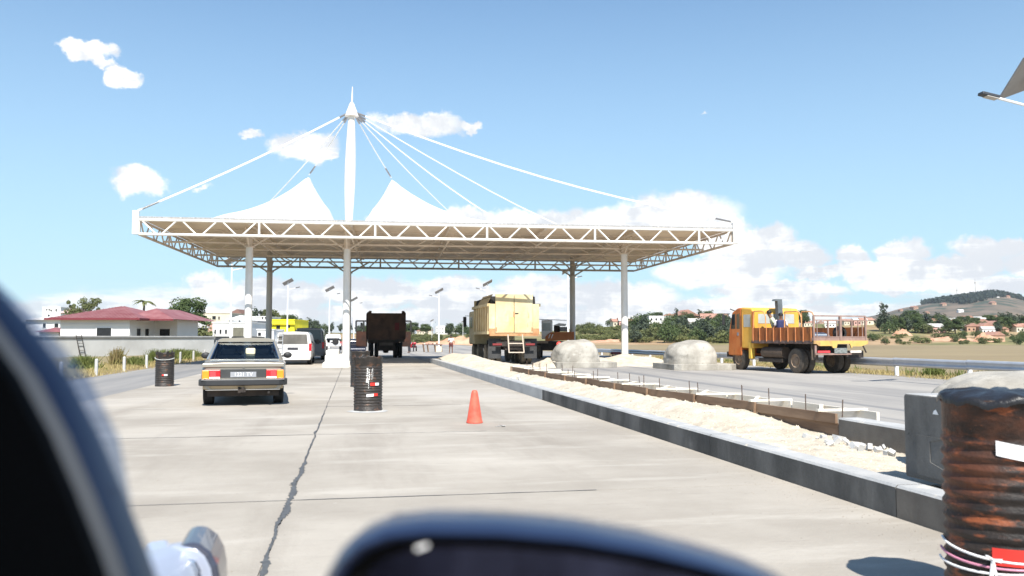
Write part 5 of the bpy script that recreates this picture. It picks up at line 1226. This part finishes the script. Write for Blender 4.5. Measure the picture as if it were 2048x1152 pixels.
def weedclump(label, x, ybase, hh, wd, n=420, mt=weed, seed=1, lean=.35):
    p = G(x, ybase, -.03); rnd = random.Random(seed); q = MB()
    for i in range(n):
        a, b_ = rnd.gauss(0, wd*.42), rnd.gauss(0, wd*.4); h = hh*rnd.uniform(.35, 1.0)*math.exp(-(a/wd)**2*.8); t = rnd.random()*6.3; d = Vector((math.cos(t), math.sin(t), 0))*.02
        c = Vector((a, b_, 0)); ln = Vector((rnd.gauss(0, lean)*h, rnd.gauss(0, lean)*h, h)); q.add([c-d, c+d, c+ln*.5+d*1.4, c+ln, c+ln*.5-d*1.4], [(0, 1, 2, 3, 4)])
        for k in range(3):
            c2 = c+ln*rnd.uniform(.3, .95); s_ = rnd.uniform(.02, .05); t = rnd.random()*6; d2 = Vector((math.cos(t)*s_, math.sin(t)*s_, s_*.6)); q.add([c2, c2+d2*.6+Vector((0, 0, s_*.5)), c2+d2*1.6, c2+d2*.6-Vector((0, 0, s_*.5))], [(0, 1, 2, 3)])
    o = q.build('weed_clump', mt, loc=p, fix=False); return tag(o, label, 'weeds')
wd_b = mat('dry_weed', (.22, .15, .08), .9, scale=1.5, col2=(.26, .25, .08), transl=.2)
weedclump('bright green weed clump behind the leftmost white posts', 168, 741, .72, .6, 900, seed=1)
weedclump('tall brownish weed clump under the wall, left of the lone drum', 234, 734, 1.05, .35, 380, wd_b, seed=2, lean=.2)
weedclump('green weed clump just right of the brownish clump', 268, 733, .55, .6, 600, seed=3)
weedclump('leafy weed clump rising behind the lone drum', 318, 725, .85, .8, 800, seed=4)
weedclump('wide green weed clump right of the lone drum', 355, 721, .85, .9, 900, seed=5)
weedclump('low weed clump near the end of the wall', 382, 717, .7, .8, 500, seed=6)
weedclump('grass tuft below the guard rail between its two nearest white posts', 1866, 752, .42, .35, 300, seed=7)
weedclump('grass tuft at the field edge right of the nearest white post', 1990, 762, .4, .6, 300, seed=8)

# ------------------------------------------------------------------ boundary wall, ladder, houses
def wall_run(label, pts, h, mt, cop, name='boundary_wall'):
    o = thing(name, label, 'wall', (0, 0, 0))
    for i, (a, b_) in enumerate(zip(pts, pts[1:])):
        a, b_ = Vector(a), Vector(b_); d = (b_-a); L = d.length
        M = Matrix.Translation(a) @ Matrix.Rotation(math.atan2(d.y, d.x), 4, 'Z')
        k = max(1, round(L/3.2)); st = L/k
        for j in range(k):
            MB().box(j*st+.004, (j+1)*st-.004, -.1, .1, -.1, h, M).build('wall_panel', mt, o)
            MB().box(j*st, (j+1)*st, -.14, .14, h, h+.11, M).build('coping', cop, o)
    return o
wl = Vector((-36.5, 50, 0)); wm = Vector((-27.2, 77.5, 0)); we = Vector((-31.5, 108, 0))
wall_run('long grey cement boundary wall in front of the red-roofed house', [wl, wm], 1.42, wall_grey, mat('coping_pale', (.45, .45, .44), .9, var=.15))
MB().box(0, 0.001, 0, .001, 0, .001) 
w2 = wall_run('dark shaded return wall running back behind the beige saloon', [wm+Vector((.0, .2, 0)), we], 1.40, wall_dark, coping_m)
d = (wm-wl).normalized()
o = MB().box(0, (wm-wl).length, -.155, -.105, 1.33, 1.405, Matrix.Translation(wl) @ Matrix.Rotation(math.atan2(d.y, d.x), 4, 'Z')).build('under_coping_band', coping_m); o.parent = [c for c in bpy.data.objects if c.name.startswith('boundary_wall')][0]  # dark strip set just below the front coping
la_ = wl.lerp(wm, .30); t_ = None
for k in range(100):
    c = wl.lerp(wm, k/100); 
    if CX+F*c.x/c.y > 160: la_ = c; break
ldr = thing('ladder', 'dark metal ladder leaning on the grey boundary wall', 'ladder', la_+Vector((.25, -.45, 0)), math.atan2(d.y, d.x))
for x in (-.25, .25): MB().bar((x, -.25, 0), (x, .2, 1.62), .035).build('side_rail', chassis, ldr)
for k in range(6): MB().bar((-.25, -.25+.45*(.12+k*.16), 1.62*(.12+k*.16)), (.25, -.25+.45*(.12+k*.16), 1.62*(.12+k*.16)), .03).build('rung', chassis, ldr)
MB().bar((-.42, -.5, 0), (-.28, .15, 1.5), .025).build('prop', chassis, ldr)

def hip_roof(o, x0, x1, y0, y1, z0, z1, mt, ov=.6, ridge='x', name='roof', ovy=None):
    ovy = ov if ovy is None else ovy; x0 -= ov; x1 += ov; y0 -= ovy; y1 += ovy; q = MB(); cxm, cym = (x0+x1)/2, (y0+y1)/2
    if ridge == 'x': r = min((y1-y0)/2, (x1-x0)/2*.95); a, b_ = (x0+r, cym, z1), (x1-r, cym, z1)
    else: r = min((x1-x0)/2, (y1-y0)/2*.95); a, b_ = (cxm, y0+r, z1), (cxm, y1-r, z1)
    c = [(x0, y0, z0), (x1, y0, z0), (x1, y1, z0), (x0, y1, z0)]
    if ridge == 'x': fs = [(0, 1, 5, 4), (1, 2, 5), (2, 3, 4, 5), (3, 0, 4), (3, 2, 1, 0)]
    else: fs = [(0, 1, 4), (1, 2, 5, 4), (2, 3, 5), (3, 0, 4, 5), (3, 2, 1, 0)]
    q.add(c+[a, b_], fs); return q.build(name, mt, o), c, a, b_
hx = (122-CX)/F*78; hx1 = (260-CX)/F*78
hs_ = thing('red_roofed_house', 'single-storey white house with a wide red sheet roof behind the grey wall', 'house', (0, 0, 0))
zev = P(200, 637, 78).z
MB().box(hx, hx1, 78, 89, 0, zev+.05).build('wall', wall_white, hs_)
MB().box(hx1+.0005, hx1+2.2, 83.5, 89, 0, zev+.03).build('wall', wall_white, hs_)
q1, *_ = hip_roof(hs_, hx, hx1, 78, 89, zev, zev+1.32, roof_red, 1.15, 'x', ovy=.6)
for k in range(0, 26):   # standing seams on the front slope
    x = hx-1.1+k*(hx1-hx+2.2)/25; ym = 83.5; r = (89-78+1.2)/2
    t1 = min(1, min(x-(hx-1.15), (hx1+1.15)-x)/ (min(r, (hx1-hx+2.3)/2*.95)) ); t1 = max(.02, t1)
    MB().bar((x, 77.41, zev+.02), (x, 77.41+(ym-77.41)*t1, zev+.02+1.31*t1), .05, .03).build('roof_seam', roof_red, q1)
hip_roof(hs_, hx1-1.2, hx1+2.4, 80.5, 90, zev-.02, zev+1.08, roof_red, 1.0, 'y')
MB().box(hx-1.18, hx1+1.18, 77.32, 77.40, zev-.14, zev+.03).build('fascia', roof_dkred, hs_)
MB().box(hx1+1.14, hx1+1.2, 77.34, 80, zev-.14, zev+.03).build('fascia', roof_dkred, hs_)
MB().box(hx1-1.15, hx1+3.42, 79.42, 79.49, zev-.16, zev+.0).build('fascia', roof_dkred, hs_)
def win(o, x0, x1, z0, z1, y, fr=wall_white, gl=win_dark, dp=.06, side=None):
    """window on a face looking towards -Y (or +X when side is given, x0..x1 then run along Y)"""
    if side is None:
        f_ = MB().box(x0-.06, x1+.06, y-dp, y+.05, z0-.06, z0).box(x0-.06, x1+.06, y-dp, y+.05, z1, z1+.06).box(x0-.06, x0, y-dp, y+.05, z0, z1).box(x1, x1+.06, y-dp, y+.05, z0, z1).build('window', fr, o)
        MB().box(x0, x1, y-.012, y-.004, z0, z1).build('pane', gl, f_)
    else:
        f_ = MB().box(side-.05, side+dp, x0-.06, x1+.06, z0-.06, z0).box(side-.05, side+dp, x0-.06, x1+.06, z1, z1+.06).box(side-.05, side+dp, x0-.06, x0, z0, z1).box(side-.05, side+dp, x1, x1+.06, z0, z1).build('window', fr, o)
        MB().box(side+.004, side+.012, x0, x1, z0, z1).build('pane', gl, f_)
zz = lambda y, Y: P(0, y, Y).z
X78 = lambda x: (x-CX)/F*78
win(hs_, X78(195), X78(224), zz(674, 78), zz(656, 78), 78)
for (a, b_) in ((79.4, 80.3), (81.2, 82.1)): win(hs_, a, b_, zz(674, 79), zz(657, 79), 0, side=hx1)
win(hs_, hx1+.5, hx1+1.5, zz(674, 83), zz(658, 83), 83.5)
MB().box((349-CX)/F*84-.2, (349-CX)/F*84+.35, 84, 84.4, 0, zev).build('porch_column', wall_cream, hs_)
MB().box(hx-.02, hx1+.02, 77.95, 77.998, zz(655, 78)+.25, zz(655, 78)+.32).build('wall_moulding', wall_white, hs_)

def bld(label, x0, x1, ytop, Y, depth, mt, wins=(), parapet=True, name='house', cat='house', roof=None, rh=1.5, zb=None, ybot=None, rz=0, side_mt=None):
    s = Y/F; X0, X1 = (x0-CX)*s, (x1-CX)*s; cxm = (X0+X1)/2; zt = P(0, ytop, Y).z; zb = H(cxm, Y)-.5 if zb is None else zb
    if ybot: zb = P(0, ybot, Y).z
    o = thing(name, label, cat, (cxm, Y, 0), rz); hw = (X1-X0)/2
    MB().box(-hw, hw, 0, depth, zb, zt).build('wall', mt, o)
    if parapet and not roof: MB().box(-hw-.08, hw+.08, -.08, depth+.08, zt, zt+.12).build('parapet', mt, o)
    if roof: hip_roof(o, -hw, hw, 0, depth, zt, zt+rh, roof, .4, 'x' if 2*hw > depth else 'y')
    for (a, b_, c, d_) in wins: win(o, (a-CX)*s-cxm, (c-CX)*s-cxm, zz(d_, Y), zz(b_, Y), 0, mt)
    return o
bld('white two-storey block with small square windows at the far left skyline', 85, 121, 615, 150, 8, wall_white, ((92, 618, 95, 621), (97, 618, 100, 621), (101, 619, 104, 623), (111, 618, 114, 623), (96, 629, 100, 633)))
bld('house with a pale pink roof left of the olive tree', 121, 150, 626, 140, 6, wall_white, roof=mat('pale_pink_roof', (.62, .42, .40), .7), rh=.8)
bld('grey-white house with two windows left of the red-roofed house', 52, 121, 640, 95, 5, wall_white, ((87, 647, 93, 656), (110, 647, 118, 655)), roof=roof_grey, rh=.5)
bld('low shed with a pink roof behind the left end of the wall', 80, 119, 664, 84, 3, wall_white, roof=roof_red, rh=.45)
bld('low white building with a grey roof right of the red-roofed house', 336, 384, 655, 110, 6, wall_white, roof=roof_grey, rh=1.0)
bld('cream two-storey house with flat roof behind the white house', 402, 462, 627, 140, 9, wall_cream, ((409, 632, 412, 640), (425, 632, 432, 639), (437, 633, 440, 639)))
bld('pink-walled house at the left end of the cream house', 398, 426, 648, 128, 5, wall_pink, ())
o = bld('white house with three arched windows and a wide open garage', 426, 500, 646, 112, 10, wall_white, ((430, 659, 433, 668), (440, 659, 444, 668), (451, 659, 455, 668)))
MB().box((467-463)*112/F-.0, (488-463)*112/F, -.05, .02, 0, zz(655, 112)).build('garage_opening', mat('garage_interior', (.16, .155, .12), .9, var=.2), o)
o = bld('white gabled house block rising above the open garage', 458, 492, 640, 120, 8, wall_white, ((478, 641, 481, 645),), roof=wall_white, rh=.7)
bld('plain white block between the left canopy columns', 497, 534, 634, 135, 8, wall_white, ((524, 633, 527, 638), (530, 633, 533, 638)))
bld('grey porch block behind the left front canopy column', 502, 515, 643, 118, 5, wall_dark, ())
bld('small white building with one window behind the left canopy columns', 515, 548, 660, 108, 5, wall_white, ((517, 665, 523, 672),))
yh_ = bld('bright yellow two-storey house with a balcony', 544, 589, 640, 130, 9, wall_yellow, ((553, 651, 561, 658), (575, 650, 581, 656)))
MB().box(-(1.9), 1.9, -.35, 0, zz(649, 130), zz(646, 130)).build('ledge', wall_yellow, yh_); MB().box(1.9, 2.45, .5, 5, 0, zz(657, 130)).build('side_wing', wall_yellow, yh_)
MB().box(-1.85, 1.75, -.6, 0, zz(672, 130), zz(665, 130)).build('balcony', wall_yellow, yh_)
bld('brown house with a weathered roof between cream and white houses', 462, 480, 624+3, 150, 6, wall_brick, roof=mat('dark_tile', (.16, .09, .07), .9), rh=.8)

# hillside and ridge houses on the right: prototypes copied with their parts
def proto(mt, roof, w, d_, h, flat=False):
    o = bpy.data.objects.new('hillside_house', None); COL.objects.link(o)
    MB().box(-w/2, w/2, 0, d_, -1.5, h).build('wall', mt, o)
    if flat: MB().box(-w/2-.1, w/2+.1, -.1, d_+.1, h, h+.25).build('roof', roof, o)
    else: MB().prism([(-.4-w/2, h), (w/2+.4, h), (0, h+w*.28)], -.4, d_+.4).build('roof', roof, o) if w < d_ else MB().prism([(-.4, h), (d_+.4, h), (d_/2, h+d_*.3)], -w/2-.4, w/2+.4, 'x').build('roof', roof, o)
    for i in range(max(1, int(w/2.4))):
        for z in ([.9] if h < 4 else [.9, 3.7]):
            x = -w/2+1.2+i*2.4
            if x+.6 < w/2: MB().box(x-.45, x+.45, -.03, .02, z, z+1.1).build('window', win_dark, o)
    return o
protos = [proto(wall_white, roof_grey, 8, 6, 3), proto(wall_brick, roof_tile, 7, 7.5, 3.2), proto(wall_cream, roof_tile, 9, 6, 3), proto(wall_white, wall_white, 11, 7, 5.8, True), proto(wall_white, roof_tile, 6.5, 7.5, 5.6), proto(wall_pink, roof_grey, 9, 6, 3.2)]
used = [False]*len(protos)
def hhouse(k, p, label, group, rz=0, sc=1):
    o = protos[k] if not used[k] else copy_tree(protos[k]); used[k] = True
    o.location = p; o.rotation_euler.z = rz; o.scale = (sc,)*3; tag(o, label, 'house', group); return o
rnd = random.Random(21)
hhouse(1, ground_hit(1376, 652), 'brick gabled house with a pale roof on the ridge above the right pale hump', None, .1, 1.5)
hhouse(0, ground_hit(1395, 656), 'small bright white house beside the brick gabled house on the ridge', None, 0, .9)
hhouse(2, ground_hit(1430, 654), 'cream house with a terracotta roof on the ridge just left of the orange lorry', None, -.1, 1.3)
hhouse(3, ground_hit(1320, 656), 'long white building on the ridge left of the brick gabled house', None, .1, .9)
hhouse(4, ground_hit(1340, 652), 'two-storey white and terracotta house on the ridge beside a slim tree', None, .1, .8)
hhouse(5, ground_hit(1285, 652), 'pink house on the ridge right of the right canopy column', None, .1, 1.0)
for (x0, x1, y0, y1, n_, ks, lb, gp, s0, s1) in (
    (1150, 1262, 650, 656, 12, (0, 2, 5, 1), 'small house in the row on the slope near the right canopy column', 'houses on the slope near the right column', .8, 1.1),
    (1500, 1740, 650, 657, 9, (0, 2, 1, 5), 'small house seen behind the orange lorry', 'houses behind the orange lorry', .5, .75),
    (1800, 2060, 648, 668, 36, (0, 1, 2, 5, 1), 'small brick or rendered house among the trees below the hill', 'houses among the trees below the hill', .5, .8),
    (780, 960, 667, 670, 10, (0, 3, 2), 'tiny pale house on the horizon between the two tippers', 'tiny houses between the trucks', .5, .9)):
    for i in range(n_):
        p = ground_hit(rnd.uniform(x0, x1), rnd.uniform(y0, y1))
        if p: hhouse(rnd.choice(ks), p, lb, gp, rnd.uniform(-.4, .4), rnd.uniform(s0, s1)*(max(1, p.y/420)))
for i in range(22):
    x = 1858+i*9.2+rnd.uniform(-3, 3); Y = rnd.uniform(880, 980); z = P(x, rnd.uniform(641, 647), Y).z
    hhouse(3 if rnd.random() < .7 else 4, Vector(((x-CX)/F*Y, Y, z-4)), 'white block in the long bright row under the far hill', 'white blocks in the row under the hill', rnd.uniform(-.3, .3), rnd.uniform(1.0, 1.6))
for i in range(16):
    px = rnd.uniform(1640, 2060); Y = rnd.uniform(1500, 1850)
    hhouse(rnd.choice((0, 2, 1)), Vector(((px-CX)/F*Y, Y, hillz(px, Y))), 'speck-sized house high on the far hillside', 'speck-sized houses on the far hill', rnd.uniform(-.5, .5), rnd.uniform(.9, 1.5))
# red earth banks at the field edge
eb = mat('red_earth', (.40, .19, .105), .95, scale=.3, col2=(.58, .37, .26), detail=9, bump=.5, bscale=1)
def bank(label, x, y, w, h, seed):
    p = ground_hit(x, y); q = MB(); n = 20
    for j in range(n+1):
        for i in range(n+1):
            a, b_ = -1+2*i/n, -1+2*j/n; q.v.append((a*w, b_*w*.5, max(-.4, h*(1-abs(a)**2.2)*(1-b_*b_)*(1+.7*nz3(a*3, b_*3, seed)))-.3))
    for j in range(n):
        for i in range(n): k = j*(n+1)+i; q.f.append((k, k+1, k+n+2, k+n+1))
    return tag(q.build('earth_bank', eb, loc=p), label, 'earth bank')
bank('reddish earth bank left of the small white house at the field edge', 1972, 684, 4.5, 3.0, 1)
bank('long low red earth bank at the middle of the field edge', 1900, 682, 12, 1.3, 2)
bank('orange-red earth mound below the tall dark tree', 1804, 672, 4, 2.2, 3)
bank('pale red cutting right of the standing man', 915, 689, 6, 1.6, 4)
bank('pale red cutting behind the work bench', 868, 689, 5, .8, 5)
bank('pale earth patch on the slope left of the right canopy column', 1225, 684, 9, .9, 6)
hhouse(1, ground_hit(1998, 684), 'small white gabled house at the field edge beside the red earth bank', None, .2, .7)

hz = MB().box(-1500, 2600, -60, 3300, -8, 210).build('haze', mat('unused_haze', (1, 1, 1)), kind='stuff')
hm_ = bpy.data.materials.new('haze_air'); hm_.use_nodes = True; t = hm_.node_tree; t.nodes.clear()
pv = t.nodes.new('ShaderNodeVolumePrincipled'); pv.inputs['Density'].default_value = HAZE; pv.inputs['Color'].default_value = (.86, .92, 1, 1); pv.inputs['Anisotropy'].default_value = .2
ho = t.nodes.new('ShaderNodeOutputMaterial'); t.links.new(pv.outputs[0], ho.inputs['Volume']); hz.data.materials.clear(); hz.data.materials.append(hm_)
# ------------------------------------------------------------------ our own car: door pillar, mirror, front wing
oc = thing('own_car', 'near side of our own car with dark door pillar, wing mirror and front wing', 'car', (0, 0, 0))
dark_in = mat('black_interior', (.003, .003, .0035), .8, spec=.1)
navy = mat('navy_body_paint', (.010, .013, .05), .3, .1, var=.1, coat=.6)
silver = mat('silver_blue_paint', (.46, .50, .60), .35, .3, var=.08, coat=.5)
taupe = mat('grey_brown_reflection', (.30, .25, .21), .6)  # pale reflection along the pillar strip painted as base colour
def strip(name, outer, inner, Y, th, mt):
    ov = [P(x, y, Y) for x, y in outer]; iv = [P(x, y, Y+.0) for x, y in inner]
    rings = []
    for a, b_ in zip(ov, iv):
        mid = (a+b_)/2+Vector((0, -.012, .0)); rings.append([a, mid, b_, b_+Vector((0, th, 0)), a+Vector((0, th, 0))])
    q = MB(); q.loft(rings); return q.build(name, mt, oc, smooth=60)
ys = (380, 520, 640, 760, 880, 1000, 1120, 1260)
e0 = [(-150, ys[0]), (-110, ys[1]), (-2, ys[2]), (86, ys[3]), (150, ys[4]), (202, ys[5]), (250, ys[6]), (300, ys[7])]
def sh(e, d): return [(x-d, y) for x, y in e]
strip('pillar_seal', e0, sh(e0, 34), .52, .03, navy)
strip('pillar_trim', sh(e0, 32), sh(e0, 70), .505, .03, taupe)
strip('door_pillar', sh(e0, 68), sh(e0, 620), .49, .05, dark_in)
# clear strip added as pale reflection blur; silver-blue wing shows beyond the pillar
strip('reflection_strip', [(x+w_, y) for (x, y), w_ in zip(e0[:7], (20, 45, 70, 85, 80, 50, 10))], sh(e0[:7], 5), .56, .006, glassmat('reflection_blur_film', (.70, .73, .80), .25, .5))
MB().box(-1.7, -.13, -2.2, .34, 1.74, 1.80).build('unseen_car_roof', navy, oc, bevel=.02)  # roof and rail out of view, added to shade the door pillar
MB().box(-1.7, -.13, .1, .34, 1.62, 1.74).build('roof_rail', dark_in, oc)
fe = MB(); pts = [(285, 1098, 2.1), (325, 1090, 2.1), (372, 1082, 2.1), (400, 1088, 2.1), (418, 1103, 2.1), (430, 1128, 2.1), (436, 1158, 2.1), (440, 1240, 2.1)]
top = [P(x, y, Y) for x, y, Y in pts]; back = [p+Vector((-.10, -.9, .02)) for p in top]
rg = [[a, a+Vector((0, -.12, .012)), b_, b_+Vector((-.15, 0, -.3)), a+Vector((-.12, 0, -.3))] for a, b_ in zip(top, back)]
fe.loft(rg); fe.build('front_wing', silver, oc, smooth=50)
def lampbox(name, pts, Y, th, mt, bv, par):
    p = [P(x, y, Y) for x, y in pts]; q = MB(); n = len(p); q.add(p+[v+Vector((-.05, th, .0)) for v in p], [tuple(range(n)), tuple(range(n, 2*n))[::-1]]+[(i, n+i, n+(i+1) % n, (i+1) % n) for i in range(n)]); return q.build(name, mt, par, bevel=bv)
l1 = lampbox('headlamp', [(354, 1098), (374, 1086), (398, 1090), (420, 1106), (434, 1132), (440, 1162), (442, 1260), (318, 1260), (338, 1150)], 2.0, .2, mat('lamp_surround', (.05, .055, .08), .3, coat=.5), .015, oc)
lampbox('lamp_reflector', [(360, 1104), (376, 1094), (396, 1098), (412, 1112), (424, 1136), (429, 1165), (430, 1250), (332, 1250), (348, 1152)], 1.985, .03, silver, .012, l1)
lampbox('lamp_reflector', [(368, 1124), (392, 1118), (404, 1140), (398, 1170), (372, 1168)], 1.97, .02, chrome, .012, l1)
lampbox('indicator', [(298, 1104), (348, 1097), (330, 1150), (306, 1250), (272, 1250)], 1.98, .1, silver, .012, oc)
# wing mirror: lofted housing with recessed glass
ol = [(612, 1300), (626, 1205), (648, 1153), (676, 1106), (712, 1075), (770, 1053), (850, 1045), (1000, 1048), (1150, 1062), (1300, 1088), (1420, 1118), (1520, 1148), (1600, 1183), (1640, 1240), (1600, 1420), (1400, 1500), (1000, 1520), (720, 1460)]
cen = Vector((1100, 1290, 0))
def rg(sc, dY, lift=0, Y0=.55): return [P(cen.x+(x-cen.x)*sc[0], cen.y+(y-cen.y)*sc[1]+lift, Y0)+Vector((0, dY, 0)) for x, y in ol]
q = MB(); q.loft([rg((.92, .875), .022), rg((.925, .88), .0), rg((.94, .905), -.010), rg((.97, .95), -.013), rg((.99, .985), -.004), rg((1, 1), .015), rg((.99, .98), .05), rg((.93, .88), .085), rg((.7, .6), .11)], cap=False)
k = len(q.v)-len(ol); q.f.append(tuple(range(k, k+len(ol))))
hm = mat('mirror_housing_blue', (.014, .024, .062), .35, .1, var=.05, coat=.3)
mh = q.build('wing_mirror', hm, oc, smooth=60)
q = MB(); q.loft([rg((.925, .88), -.001), rg((.86, .79), .004), rg((.85, .78), .018)], cap=False); q.build('mirror_rim', dark_in, mh, smooth=50)
q = MB(); q.add(rg((.90, .83), .02), [tuple(range(len(ol)))]); q.build('mirror_glass', mat('mirror_glass_dark', (.035, .04, .075), .08, .9, var=.6, scale=14), mh)  # dark cabin reflection painted into the glass colour
MB().bar(P(832, 1098, .535), P(856, 1090, .535), .0018, .002).build('glare_chip', tape_white, mh)  # white sliver painted as a glint on the mirror
# the door body below, so that the car casts a plausible edge out of view
MB().box(-1.6, -.25, -2.6, .7, .3, 1.05).build('door_body', navy, oc, bevel=.05)
